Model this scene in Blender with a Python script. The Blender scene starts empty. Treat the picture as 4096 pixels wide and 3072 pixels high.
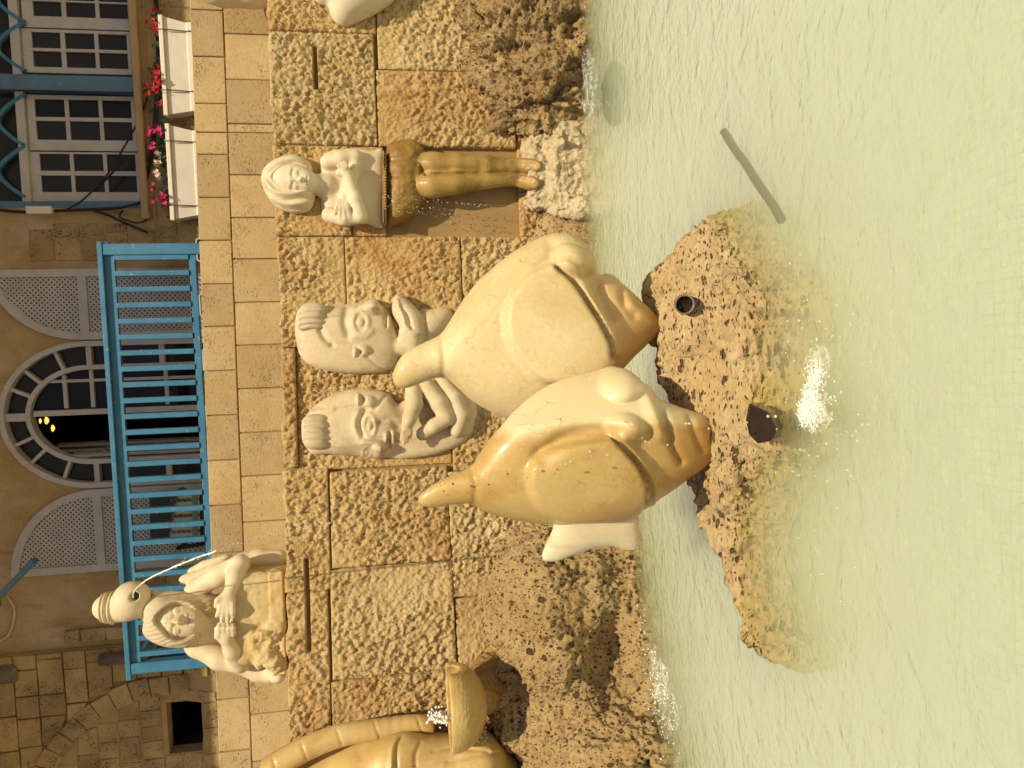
import bpy, bmesh, math, random
import numpy as np
from mathutils import Vector, Matrix
from mathutils.geometry import tessellate_polygon

# ------------------------------------------------------------------ camera
scene = bpy.context.scene
COL = scene.collection
FPX = 2958.0                       # focal length in pixels of the 4096 px long side
PITCH = math.radians(8.9)
ROLL = math.radians(2.2)
CAM = np.array([0.0, 0.0, 1.25])   # water surface is z = 0
_R = np.array([1.0, 0, 0])
_F = np.array([0, math.cos(PITCH), -math.sin(PITCH)])
_U = np.array([0, math.sin(PITCH), math.cos(PITCH)])
AX = math.cos(ROLL)*_R - math.sin(ROLL)*_U      # picture top (the phone was held sideways)
BX = math.sin(ROLL)*_R + math.cos(ROLL)*_U      # picture left
cam_data = bpy.data.cameras.new('camera')
cam_data.sensor_fit = 'HORIZONTAL'
cam_data.sensor_width = 36.0
cam_data.lens = FPX/4096*36.0
cam_data.clip_start = 0.05
cam_data.clip_end = 500
cam = bpy.data.objects.new('camera', cam_data)
M = Matrix(((-BX[0], AX[0], -_F[0], CAM[0]), (-BX[1], AX[1], -_F[1], CAM[1]),
            (-BX[2], AX[2], -_F[2], CAM[2]), (0, 0, 0, 1)))
cam.matrix_world = M
COL.objects.link(cam)
scene.camera = cam

# ------------------------------------------------------------------ light
SUN_AZ = math.radians(17)     # to the right of the direction from the wall to the viewer
SUN_EL = math.radians(58)
sun_dir = Vector((math.cos(SUN_EL)*math.sin(SUN_AZ), -math.cos(SUN_EL)*math.cos(SUN_AZ), math.sin(SUN_EL)))
world = bpy.data.worlds.new('World')
scene.world = world
world.use_nodes = True
wn = world.node_tree
wn.nodes.clear()
sky = wn.nodes.new('ShaderNodeTexSky')
sky.sky_type = 'NISHITA'
sky.sun_disc = False
sky.sun_elevation = SUN_EL
sky.sun_rotation = math.atan2(sun_dir.x, sun_dir.y)
sky.air_density = 1.0
sky.dust_density = 3.0
sky.ozone_density = 0.6
bgn = wn.nodes.new('ShaderNodeBackground')
bgn.inputs['Strength'].default_value = 0.05
wo = wn.nodes.new('ShaderNodeOutputWorld')
wn.links.new(sky.outputs[0], bgn.inputs[0])
wn.links.new(bgn.outputs[0], wo.inputs[0])
sd = bpy.data.lights.new('sun', 'SUN')
sd.energy = 5.0
sd.angle = math.radians(0.5)
sd.color = (1.0, 0.86, 0.61)
sun = bpy.data.objects.new('sun', sd)
sun.rotation_euler = sun_dir.to_track_quat('Z', 'Y').to_euler()
sun.location = (6, -4, 10)
COL.objects.link(sun)
scene.view_settings.view_transform = 'Standard'
scene.view_settings.look = 'None'
scene.view_settings.exposure = 0.14
scene.view_settings.gamma = 1.0
scene.view_settings.use_curve_mapping = False
scene.cycles.max_bounces = 8
scene.cycles.transparent_max_bounces = 12
scene.cycles.volume_bounces = 4

# ------------------------------------------------------------------ placing helpers
def ray(x, y):
    return (1536.0-y)/FPX*AX - (x-2048.0)/FPX*BX + _F
def at(x, y, Y):
    d = ray(x, y)
    return CAM + d*(Y/d[1])
def atz(x, y, Z):
    d = ray(x, y)
    return CAM + d*((Z-CAM[2])/d[2])
def wallY(x):
    """the fountain wall bends a little towards the viewer on its left half"""
    return 4.9 + 0.11*np.minimum(np.asarray(x)-0.3, 0.0)
def atw(x, y, dy=0.0):
    Y = 4.9
    for _ in range(8):
        p = at(x, y, Y+dy)
        Y = float(wallY(p[0]))
    return at(x, y, Y+dy)
def proj(V):
    d = V-CAM
    f = d@_F
    return 2048.0-(d@BX)/f*FPX, 1536.0-(d@AX)/f*FPX

# ------------------------------------------------------------------ object helpers
def obj(name, me, parent=None, mat=None, loc=None):
    o = bpy.data.objects.new(name, me)
    COL.objects.link(o)
    if mat is not None and me is not None and len(me.materials) == 0:
        me.materials.append(mat)
    if parent is not None:
        o.parent = parent
    if loc is not None:
        o.location = loc
    return o
def tag(o, label=None, cat=None, group=None, kind=None):
    if label: o['label'] = label
    if cat: o['category'] = cat
    if group: o['group'] = group
    if kind: o['kind'] = kind
    return o
def thing(name, label, cat, loc=(0, 0, 0), rotz=0.0, group=None):
    o = bpy.data.objects.new(name, None)
    o.empty_display_size = 0.1
    o.location = loc
    o.rotation_euler = (0, 0, rotz)
    COL.objects.link(o)
    return tag(o, label, cat, group)
def mesh_np(name, V, F, smooth=True):
    """V (n,3), F (m,4) or (m,3) integer arrays"""
    me = bpy.data.meshes.new(name)
    V = np.asarray(V, dtype=np.float32)
    F = np.asarray(F, dtype=np.int32)
    k = F.shape[1]
    me.vertices.add(len(V))
    me.vertices.foreach_set('co', V.ravel())
    me.loops.add(F.size)
    me.loops.foreach_set('vertex_index', F.ravel())
    me.polygons.add(len(F))
    me.polygons.foreach_set('loop_start', np.arange(0, F.size, k, dtype=np.int32))
    me.polygons.foreach_set('loop_total', np.full(len(F), k, dtype=np.int32))
    if smooth:
        me.polygons.foreach_set('use_smooth', np.ones(len(F), dtype=bool))
    me.update(calc_edges=True)
    me.validate()
    return me
class MB:
    """collects polygons into one mesh"""
    def __init__(s): s.v = []; s.f = []
    def add(s, vs, fs):
        b = len(s.v)
        s.v += [tuple(v) for v in vs]
        s.f += [tuple(i+b for i in f) for f in fs]
    def box(s, lo, hi, M=None):
        x0, y0, z0 = lo; x1, y1, z1 = hi
        vs = [(x0, y0, z0), (x1, y0, z0), (x1, y1, z0), (x0, y1, z0), (x0, y0, z1), (x1, y0, z1), (x1, y1, z1), (x0, y1, z1)]
        if M is not None: vs = [tuple(M @ Vector(v)) for v in vs]
        s.add(vs, [(0, 3, 2, 1), (4, 5, 6, 7), (0, 1, 5, 4), (1, 2, 6, 5), (2, 3, 7, 6), (3, 0, 4, 7)])
    def bar(s, a, b, w, d, up=(0, 0, 1)):
        """box beam from a to b, width w (across), depth d"""
        a = Vector(a); b = Vector(b); t = (b-a)
        L = t.length; t.normalize(); u = Vector(up)
        if abs(t.dot(u)) > 0.95: u = Vector((1, 0, 0))
        n = t.cross(u).normalized(); m = n.cross(t)
        vs = []
        for q in (a, b):
            for i, j in ((-1, -1), (1, -1), (1, 1), (-1, 1)):
                vs.append(q + n*(i*w/2) + m*(j*d/2))
        s.add(vs, [(0, 3, 2, 1), (4, 5, 6, 7), (0, 1, 5, 4), (1, 2, 6, 5), (2, 3, 7, 6), (3, 0, 4, 7)])
    def tube(s, pts, r, n=8, cap=True):
        pts = [Vector(p) for p in pts]
        rs = r if hasattr(r, '__len__') else [r]*len(pts)
        up = Vector((0.13, 0.31, 0.94)); b0 = len(s.v); vs = []
        for i, p in enumerate(pts):
            t = (pts[min(i+1, len(pts)-1)]-pts[max(i-1, 0)]).normalized()
            x = t.cross(up)
            if x.length < 1e-4: x = t.cross(Vector((1, 0, 0)))
            x.normalize(); y = t.cross(x)
            for k in range(n):
                a = 2*math.pi*k/n
                vs.append(p + (x*math.cos(a)+y*math.sin(a))*rs[i])
        fs = []
        for i in range(len(pts)-1):
            for k in range(n):
                k2 = (k+1) % n
                fs.append((i*n+k, i*n+k2, (i+1)*n+k2, (i+1)*n+k))
        if cap:
            fs.append(tuple(range(n-1, -1, -1)))
            fs.append(tuple((len(pts)-1)*n+k for k in range(n)))
        s.add(vs, fs)
    def prism(s, poly, y0, y1):
        """polygon of (x,z) extruded from y0 to y1"""
        n = len(poly)
        vs = [(p[0], y0, p[1]) for p in poly]+[(p[0], y1, p[1]) for p in poly]
        tri = tessellate_polygon([[Vector((p[0], p[1], 0)) for p in poly]])
        fs = [tuple(t) for t in tri]+[tuple(n+i for i in reversed(t)) for t in tri]
        fs += [(i, (i+1) % n, n+(i+1) % n, n+i) for i in range(n)]
        s.add(vs, fs)
    def mesh(s, name, smooth=False):
        me = bpy.data.meshes.new(name)
        me.from_pydata(s.v, [], s.f)
        bm = bmesh.new(); bm.from_mesh(me)
        bmesh.ops.recalc_face_normals(bm, faces=bm.faces)
        bm.to_mesh(me); bm.free()
        if smooth:
            me.polygons.foreach_set('use_smooth', np.ones(len(me.polygons), dtype=bool))
        me.update()
        return me
def bevel(me, w, seg=1):
    bm = bmesh.new(); bm.from_mesh(me)
    bmesh.ops.bevel(bm, geom=list(bm.edges), offset=w, segments=seg, affect='EDGES', profile=0.6)
    bm.to_mesh(me); bm.free(); me.update()
    return me

# ------------------------------------------------------------------ noise in numpy
def _hash(i, j, k, s):
    h = (i*374761393 + j*668265263 + k*2147483647*3 + s*1274126177) & 0xFFFFFFFF
    h = ((h ^ (h >> 13))*1274126177) & 0xFFFFFFFF
    h = h ^ (h >> 16)
    h = (h*2246822519) & 0xFFFFFFFF
    h = h ^ (h >> 15)
    return (h & 0xFFFFFF)/float(0xFFFFFF)
def vnoise(P, s=0):
    P = np.asarray(P, dtype=float)
    I = np.floor(P).astype(np.int64); f = P-I; f = f*f*(3-2*f)
    r = 0
    for a in (0, 1):
        for b in (0, 1):
            for c in (0, 1):
                w = (f[:, 0] if a else 1-f[:, 0])*(f[:, 1] if b else 1-f[:, 1])*(f[:, 2] if c else 1-f[:, 2])
                r = r + w*_hash(I[:, 0]+a, I[:, 1]+b, I[:, 2]+c, s)
    return r*2-1
def fbm(P, s=0, oct=4, gain=0.5):
    P = np.asarray(P, dtype=float)
    r = 0; a = 1.0
    for o in range(oct):
        r = r + a*vnoise(P*(2.03**o)+o*7.3, s+o*17)
        a *= gain
    return r
def worley(P, s=0):
    """distance to nearest and second nearest jittered lattice point"""
    P = np.asarray(P, dtype=float)
    I = np.floor(P).astype(np.int64)
    f1 = np.full(len(P), 9.0); f2 = np.full(len(P), 9.0)
    for a in (-1, 0, 1):
        for b in (-1, 0, 1):
            for c in (-1, 0, 1):
                J = I+np.array([a, b, c])
                q = np.stack([J[:, 0]+_hash(J[:, 0], J[:, 1], J[:, 2], s), J[:, 1]+_hash(J[:, 0], J[:, 1], J[:, 2], s+1),
                              J[:, 2]+_hash(J[:, 0], J[:, 1], J[:, 2], s+2)], 1)
                d = np.sqrt(((P-q)**2).sum(1))
                f2 = np.where(d < f1, f1, np.minimum(f2, d)); f1 = np.minimum(f1, d)
    return f1, f2

def facets(P, s=0, step=0.35):
    """broken planes: every cell of a jittered lattice is its own tilted facet"""
    P = np.asarray(P, dtype=float)
    I = np.floor(P).astype(np.int64)
    best = np.full(len(P), 9.0); val = np.zeros(len(P))
    for a in (-1, 0, 1):
        for b in (-1, 0, 1):
            for c in (-1, 0, 1):
                J = I+np.array([a, b, c])
                h = [_hash(J[:, 0], J[:, 1], J[:, 2], s+k) for k in range(7)]
                q = np.stack([J[:, 0]+h[0], J[:, 1]+h[1], J[:, 2]+h[2]], 1)
                v = P-q
                d = np.sqrt((v**2).sum(1))
                f = (v*(np.stack(h[3:6], 1)*2-1)).sum(1)+step*(h[6]*2-1)
                m = d < best
                val = np.where(m, f, val); best = np.minimum(best, d)
    return val

# ------------------------------------------------------------------ sculpting with distance fields
def poly_smooth(pts, n=6):
    """closed Catmull-Rom"""
    P = np.asarray(pts, float); m = len(P); out = []
    for i in range(m):
        a, b, c, d = P[i-1], P[i], P[(i+1) % m], P[(i+2) % m]
        for t in np.arange(n)/n:
            out.append(0.5*((2*b)+(-a+c)*t+(2*a-5*b+4*c-d)*t*t+(-a+3*b-3*c+d)*t**3))
    return np.array(out)
def line_smooth(pts, n=6):
    P = np.asarray(pts, float); out = []
    for i in range(len(P)-1):
        a = P[i-1] if i else 2*P[0]-P[1]
        b, c = P[i], P[i+1]
        d = P[i+2] if i+2 < len(P) else 2*P[-1]-P[-2]
        for t in np.arange(n)/n:
            out.append(0.5*((2*b)+(-a+c)*t+(2*a-5*b+4*c-d)*t*t+(-a+3*b-3*c+d)*t**3))
    out.append(P[-1])
    return np.array(out)
def seg_dist(X, Z, P, closed):
    """distance to a polyline; also inside test and parameter 0..1"""
    d = np.full(np.shape(X), 1e9); ins = np.zeros(np.shape(X), bool); par = np.zeros(np.shape(X))
    m = len(P); N = m if closed else m-1
    for i in range(N):
        a = P[i]; b = P[(i+1) % m]
        e = b-a; L = max(e@e, 1e-12)
        t = np.clip(((X-a[0])*e[0]+(Z-a[1])*e[1])/L, 0, 1)
        q = np.hypot(X-a[0]-t*e[0], Z-a[1]-t*e[1])
        par = np.where(q < d, (i+t)/N, par)
        d = np.minimum(d, q)
        if closed:
            c = (a[1] > Z) != (b[1] > Z)
            with np.errstate(divide='ignore', invalid='ignore'):
                xx = a[0]+(Z-a[1])*e[0]/(e[1] if abs(e[1]) > 1e-12 else 1e-12)
            ins ^= c & (X < xx)
    return d, ins, par
class Vol:
    def __init__(s, lo, hi, h):
        s.lo = np.asarray(lo, float); s.h = h
        n = np.ceil((np.asarray(hi, float)-s.lo)/h).astype(int)+1
        s.ax = [s.lo[i]+h*np.arange(n[i]) for i in range(3)]
        s.D = np.full(n, 1.0)
    def _sl(s, lo, hi, pad):
        r = []
        for i in range(3):
            a = int(np.clip(np.floor((lo[i]-pad-s.lo[i])/s.h), 0, len(s.ax[i])))
            b = int(np.clip(np.ceil((hi[i]+pad-s.lo[i])/s.h)+1, 0, len(s.ax[i])))
            r.append(slice(a, b))
        return tuple(r)
    def _xyz(s, sl):
        return (s.ax[0][sl[0]][:, None, None], s.ax[1][sl[1]][None, :, None], s.ax[2][sl[2]][None, None, :])
    def comb(s, fn, lo, hi, k=0.0, sub=False):
        sl = s._sl(lo, hi, k+3*s.h)
        if any(q.stop <= q.start for q in sl): return s
        X, Y, Z = s._xyz(sl)
        b = fn(X, Y, Z)+np.zeros(s.D[sl].shape)
        a = s.D[sl]
        if sub:
            a2, b2 = -a, b
        else:
            a2, b2 = a, b
        r = np.minimum(a2, b2)
        if k > 0:
            hh = np.maximum(k-np.abs(a2-b2), 0)/k
            r = r-hh*hh*k*0.25
        s.D[sl] = -r if sub else r
        return s
    def cap(s, a, b, ra, rb=None, k=0.02, sub=False, flat=None):
        a = np.asarray(a, float); b = np.asarray(b, float)
        rb = ra if rb is None else rb
        e = b-a; L = max(e@e, 1e-9); rm = max(ra, rb)
        def fn(X, Y, Z):
            t = np.clip(((X-a[0])*e[0]+(Y-a[1])*e[1]+(Z-a[2])*e[2])/L, 0, 1)
            return np.sqrt((X-a[0]-t*e[0])**2+(Y-a[1]-t*e[1])**2+(Z-a[2]-t*e[2])**2)-(ra+(rb-ra)*t)
        return s.comb(fn, np.minimum(a, b)-rm, np.maximum(a, b)+rm, k, sub)
    def chain(s, pts, rs, k=0.02, sub=False):
        for i in range(len(pts)-1):
            s.cap(pts[i], pts[i+1], rs[i], rs[i+1], k, sub)
        return s
    def ell(s, c, r, k=0.02, sub=False, R=None):
        c = np.asarray(c, float); r = np.asarray(r, float)
        m = r if R is None else np.full(3, r.max())
        def fn(X, Y, Z):
            x, y, z = X-c[0], Y-c[1], Z-c[2]
            if R is not None:
                x, y, z = (R[0][0]*x+R[1][0]*y+R[2][0]*z, R[0][1]*x+R[1][1]*y+R[2][1]*z, R[0][2]*x+R[1][2]*y+R[2][2]*z)
            k0 = np.sqrt((x/r[0])**2+(y/r[1])**2+(z/r[2])**2)
            k1 = np.sqrt((x/r[0]**2)**2+(y/r[1]**2)**2+(z/r[2]**2)**2)+1e-9
            return k0*(k0-1)/k1
        return s.comb(fn, c-m, c+m, k, sub)
    def box(s, lo, hi, rad=0.01, k=0.0, sub=False):
        lo = np.asarray(lo, float); hi = np.asarray(hi, float); c = (lo+hi)/2; hf = (hi-lo)/2-rad
        def fn(X, Y, Z):
            x, y, z = np.abs(X-c[0])-hf[0], np.abs(Y-c[1])-hf[1], np.abs(Z-c[2])-hf[2]
            return np.sqrt(np.maximum(x, 0)**2+np.maximum(y, 0)**2+np.maximum(z, 0)**2)+np.minimum(np.maximum(np.maximum(x, y), z), 0)-rad
        return s.comb(fn, lo, hi, k, sub)
    def puff(s, poly, Yc, sf=1.0, sb=None, k=0.02, sub=False, smooth=True, tilt=None, cap=None):
        """inflate a closed outline of (x, z) points about the plane y = Yc;
        sf / sb scale the thickness towards / away from the viewer; tilt(X, Z) moves the mid plane"""
        P = poly_smooth(poly) if smooth else np.asarray(poly, float)
        sb = sf if sb is None else sb
        lo2 = P.min(0); hi2 = P.max(0); pad = 6*s.h+k
        sx = s._sl((lo2[0], 0, lo2[1]), (hi2[0], 0, hi2[1]), pad)
        gx = s.ax[0][sx[0]]; gz = s.ax[2][sx[2]]
        if len(gx) < 3 or len(gz) < 3: return s
        X2, Z2 = np.meshgrid(gx, gz, indexing='ij')
        d, ins, _ = seg_dist(X2, Z2, P, True)
        # Poisson solve on coarser to finer grids
        u = None
        for st, it in ((4, 400), (2, 250), (1, 120)):
            m = ins[::st, ::st]; h2 = (s.h*st)**2
            if u is None:
                u = np.where(m, d[::st, ::st]*0.3, 0.0)
            else:
                i0 = np.minimum(np.arange(m.shape[0])/2, u.shape[0]-1); j0 = np.minimum(np.arange(m.shape[1])/2, u.shape[1]-1)
                ia = np.floor(i0).astype(int); ib = np.minimum(ia+1, u.shape[0]-1); fi = (i0-ia)[:, None]
                ja = np.floor(j0).astype(int); jb = np.minimum(ja+1, u.shape[1]-1); fj = (j0-ja)[None, :]
                u = (u[np.ix_(ia, ja)]*(1-fi)*(1-fj)+u[np.ix_(ib, ja)]*fi*(1-fj)+u[np.ix_(ia, jb)]*(1-fi)*fj+u[np.ix_(ib, jb)]*fi*fj)
                u = np.where(m, u, 0)
            for _ in range(it):
                v = np.zeros_like(u)
                v[1:-1, 1:-1] = 0.25*(u[2:, 1:-1]+u[:-2, 1:-1]+u[1:-1, 2:]+u[1:-1, :-2]+h2)
                u = np.where(m, v, 0)
        g = 4*u
        if cap is not None:
            g = cap*cap*(1-np.exp(-g/(cap*cap)))
        W = math.sqrt(max(g.max(), 1e-6))
        g = np.where(ins, g, -d*W*0.9)
        for _ in range(2):
            q = np.pad(g, 1, mode='edge')
            g = (q[1:-1, 1:-1]*4+2*(q[2:, 1:-1]+q[:-2, 1:-1]+q[1:-1, 2:]+q[1:-1, :-2])+q[2:, 2:]+q[:-2, 2:]+q[2:, :-2]+q[:-2, :-2])/16
        yc = np.full(X2.shape, float(Yc)) if np.isscalar(Yc) else Yc(X2, Z2)
        if tilt is not None: yc = yc+tilt(X2, Z2)
        gx_, gz_ = np.gradient(g, s.h)
        grd = gx_**2+gz_**2
        T = W*max(sf, sb)
        ymin = yc.min()-T; ymax = yc.max()+T
        def fn(X, Y, Z):
            dy = Y-yc[:, None, :]
            sc = np.where(dy < 0, sf, sb)
            w = dy/sc
            G = w*w-g[:, None, :]
            n = np.sqrt((2*w/sc)**2+grd[:, None, :])+0.02*W
            return G/n
        s2 = s._sl((gx[0], ymin, gz[0]), (gx[-1], ymax, gz[-1]), 0)
        # align slices with the 2D grid
        sl = (sx[0], s._sl((0, ymin, 0), (0, ymax, 0), k+3*s.h)[1], sx[2])
        Xs, Ys, Zs = s._xyz(sl)
        b = fn(Xs, Ys, Zs); a = s.D[sl]
        a2 = -a if sub else a
        r = np.minimum(a2, b)
        if k > 0:
            hh = np.maximum(k-np.abs(a2-b), 0)/k
            r = r-hh*hh*k*0.25
        s.D[sl] = -r if sub else r
        return s
    def mesh(s, disp=None):
        """surface nets; returns vertices, quads, normals"""
        d = s.D.copy()
        for ax in range(3):     # close the surface at the borders
            idx = [slice(None)]*3
            for e in (0, -1):
                idx[ax] = e; d[tuple(idx)] = np.maximum(d[tuple(idx)], 1e-4)
        S = d < 0
        n = np.array(d.shape)-1
        cnt = np.zeros(n, np.int8)
        cs = [(a, b, c) for a in (0, 1) for b in (0, 1) for c in (0, 1)]
        for a, b, c in cs:
            cnt += S[a:a+n[0], b:b+n[1], c:c+n[2]]
        act = (cnt > 0) & (cnt < 8)
        I = np.argwhere(act)
        idx = np.full(n, -1, np.int64); idx[act] = np.arange(len(I))
        val = {c: d[I[:, 0]+c[0], I[:, 1]+c[1], I[:, 2]+c[2]] for c in cs}
        acc = np.zeros((len(I), 3)); w = np.zeros(len(I))
        for c in cs:
            for ax in range(3):
                if c[ax]: continue
                e = list(c); e[ax] = 1; e = tuple(e)
                v0 = val[c]; v1 = val[e]
                m = (v0 < 0) != (v1 < 0)
                t = np.where(m, v0/np.where(m, v0-v1, 1), 0)
                for q in range(3):
                    acc[:, q] += np.where(m, c[q]+(t if q == ax else 0), 0)
                w += m
        P = s.lo+(I+acc/w[:, None])*s.h
        G = np.zeros((len(I), 3))
        for ax in range(3):
            for c in cs:
                G[:, ax] += val[c]*(1 if c[ax] else -1)
        G /= np.linalg.norm(G, axis=1)[:, None]+1e-9
        F = []
        for ax in range(3):
            o1, o2 = (ax+1) % 3, (ax+2) % 3
            sl0 = [slice(None)]*3; sl1 = [slice(None)]*3
            sl0[ax] = slice(0, -1); sl1[ax] = slice(1, None)
            a = S[tuple(sl0)]; b = S[tuple(sl1)]
            E = np.argwhere(a != b)
            E = E[(E[:, o1] > 0) & (E[:, o2] > 0) & (E[:, o1] < n[o1]) & (E[:, o2] < n[o2])]
            if len(E) == 0: continue
            flip = a[E[:, 0], E[:, 1], E[:, 2]]
            def cell(d1, d2):
                C = E.copy(); C[:, o1] -= d1; C[:, o2] -= d2
                return idx[C[:, 0], C[:, 1], C[:, 2]]
            q = np.stack([cell(1, 1), cell(0, 1), cell(0, 0), cell(1, 0)], 1)
            q[~flip] = q[~flip][:, ::-1]
            F.append(q)
        F = np.concatenate(F)
        F = F[(F >= 0).all(1)]
        if disp is not None:
            P = P+disp(P, G)
        return P, F, G
    def build(s, name, mat, parent, disp=None, smooth=True):
        P, F, G = s.mesh(disp)
        if parent is not None:
            P = P-np.array(parent.location)
        return obj(name, mesh_np(name, P, F, smooth), parent, mat)

# relief drawn on a form: heights in metres as functions of picture position
def r_line(pts, w, hgt, smooth=True):
    L = line_smooth(pts) if smooth and len(pts) > 2 else np.asarray(pts, float)
    def f(x, y):
        d, _, _ = seg_dist(x, y, L, False)
        return hgt*np.exp(-(d/w)**2)
    return f
def r_ell(c, r, hgt, ang=0.0, p=1.0):
    ca, sa = math.cos(ang), math.sin(ang)
    def f(x, y):
        dx, dy = x-c[0], y-c[1]
        q = ((dx*ca+dy*sa)/r[0])**2+((-dx*sa+dy*ca)/r[1])**2
        return hgt*np.maximum(1-q, 0)**p
    return f
def r_plate(poly, hgt, soft):
    P = poly_smooth(poly)
    def f(x, y):
        d, ins, _ = seg_dist(x, y, P, True)
        sdv = np.where(ins, d, -d)
        t = np.clip(sdv/soft*0.5+0.5, 0, 1)
        return hgt*t*t*(3-2*t)
    return f
def relief(fs, extra=None, thr=0.05):
    def disp(P, N):
        x, y = proj(P)
        hgt = np.zeros(len(P))
        for f in fs: hgt = hgt+f(x, y)
        w = np.clip((-N[:, 1]-thr)/0.3, 0, 1)
        out = np.zeros_like(P)
        out[:, 1] = -hgt*w
        if extra is not None: out = out+extra(P, N)
        return out
    return disp
# ------------------------------------------------------------------ materials
def new_mat(name):
    m = bpy.data.materials.new(name)
    m.use_nodes = True
    nt = m.node_tree
    b = nt.nodes['Principled BSDF']
    return m, nt, b
def L(nt, a, b): nt.links.new(a, b)
def node(nt, t, **kw):
    n = nt.nodes.new(t)
    for k, v in kw.items():
        if k in n.inputs.keys() if hasattr(n.inputs, 'keys') else False:
            n.inputs[k].default_value = v
        else:
            setattr(n, k, v)
    return n
def noise(nt, vec, scale, detail=4, rough=0.55, dist=0.0):
    n = nt.nodes.new('ShaderNodeTexNoise')
    n.inputs['Scale'].default_value = scale
    n.inputs['Detail'].default_value = detail
    n.inputs['Roughness'].default_value = rough
    n.inputs['Distortion'].default_value = dist
    L(nt, vec, n.inputs['Vector'])
    return n.outputs['Fac']
def ramp(nt, fac, stops):
    n = nt.nodes.new('ShaderNodeValToRGB')
    cr = n.color_ramp
    while len(cr.elements) < len(stops): cr.elements.new(0.5)
    for e, (p, c) in zip(cr.elements, stops):
        e.position = p
        e.color = (c, c, c, 1) if not hasattr(c, '__len__') else (*c, 1)
    L(nt, fac, n.inputs['Fac'])
    return n.outputs['Color']
def mixc(nt, fac, a, b, mode='MIX'):
    n = nt.nodes.new('ShaderNodeMix')
    n.data_type = 'RGBA'; n.blend_type = mode
    if hasattr(fac, 'default_value') or hasattr(fac, 'links'): L(nt, fac, n.inputs[0])
    else: n.inputs[0].default_value = fac
    for i, v in ((6, a), (7, b)):
        if hasattr(v, 'links'): L(nt, v, n.inputs[i])
        else: n.inputs[i].default_value = (*v, 1)
    return n.outputs[2]
def math_(nt, op, a, b=None):
    n = nt.nodes.new('ShaderNodeMath'); n.operation = op
    for i, v in ((0, a), (1, b)):
        if v is None: continue
        if hasattr(v, 'links'): L(nt, v, n.inputs[i])
        else: n.inputs[i].default_value = v
    return n.outputs[0]
def position(nt, scale=(1, 1, 1), rot=(0, 0, 0)):
    g = nt.nodes.new('ShaderNodeNewGeometry')
    mp = nt.nodes.new('ShaderNodeMapping')
    mp.inputs['Scale'].default_value = scale
    mp.inputs['Rotation'].default_value = rot
    L(nt, g.outputs['Position'], mp.inputs['Vector'])
    return mp.outputs['Vector']
def bump(nt, h, strength, dist, prev=None):
    b = nt.nodes.new('ShaderNodeBump')
    b.inputs['Strength'].default_value = strength
    b.inputs['Distance'].default_value = dist
    L(nt, h, b.inputs['Height'])
    if prev is not None: L(nt, prev, b.inputs['Normal'])
    return b.outputs['Normal']
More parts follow.
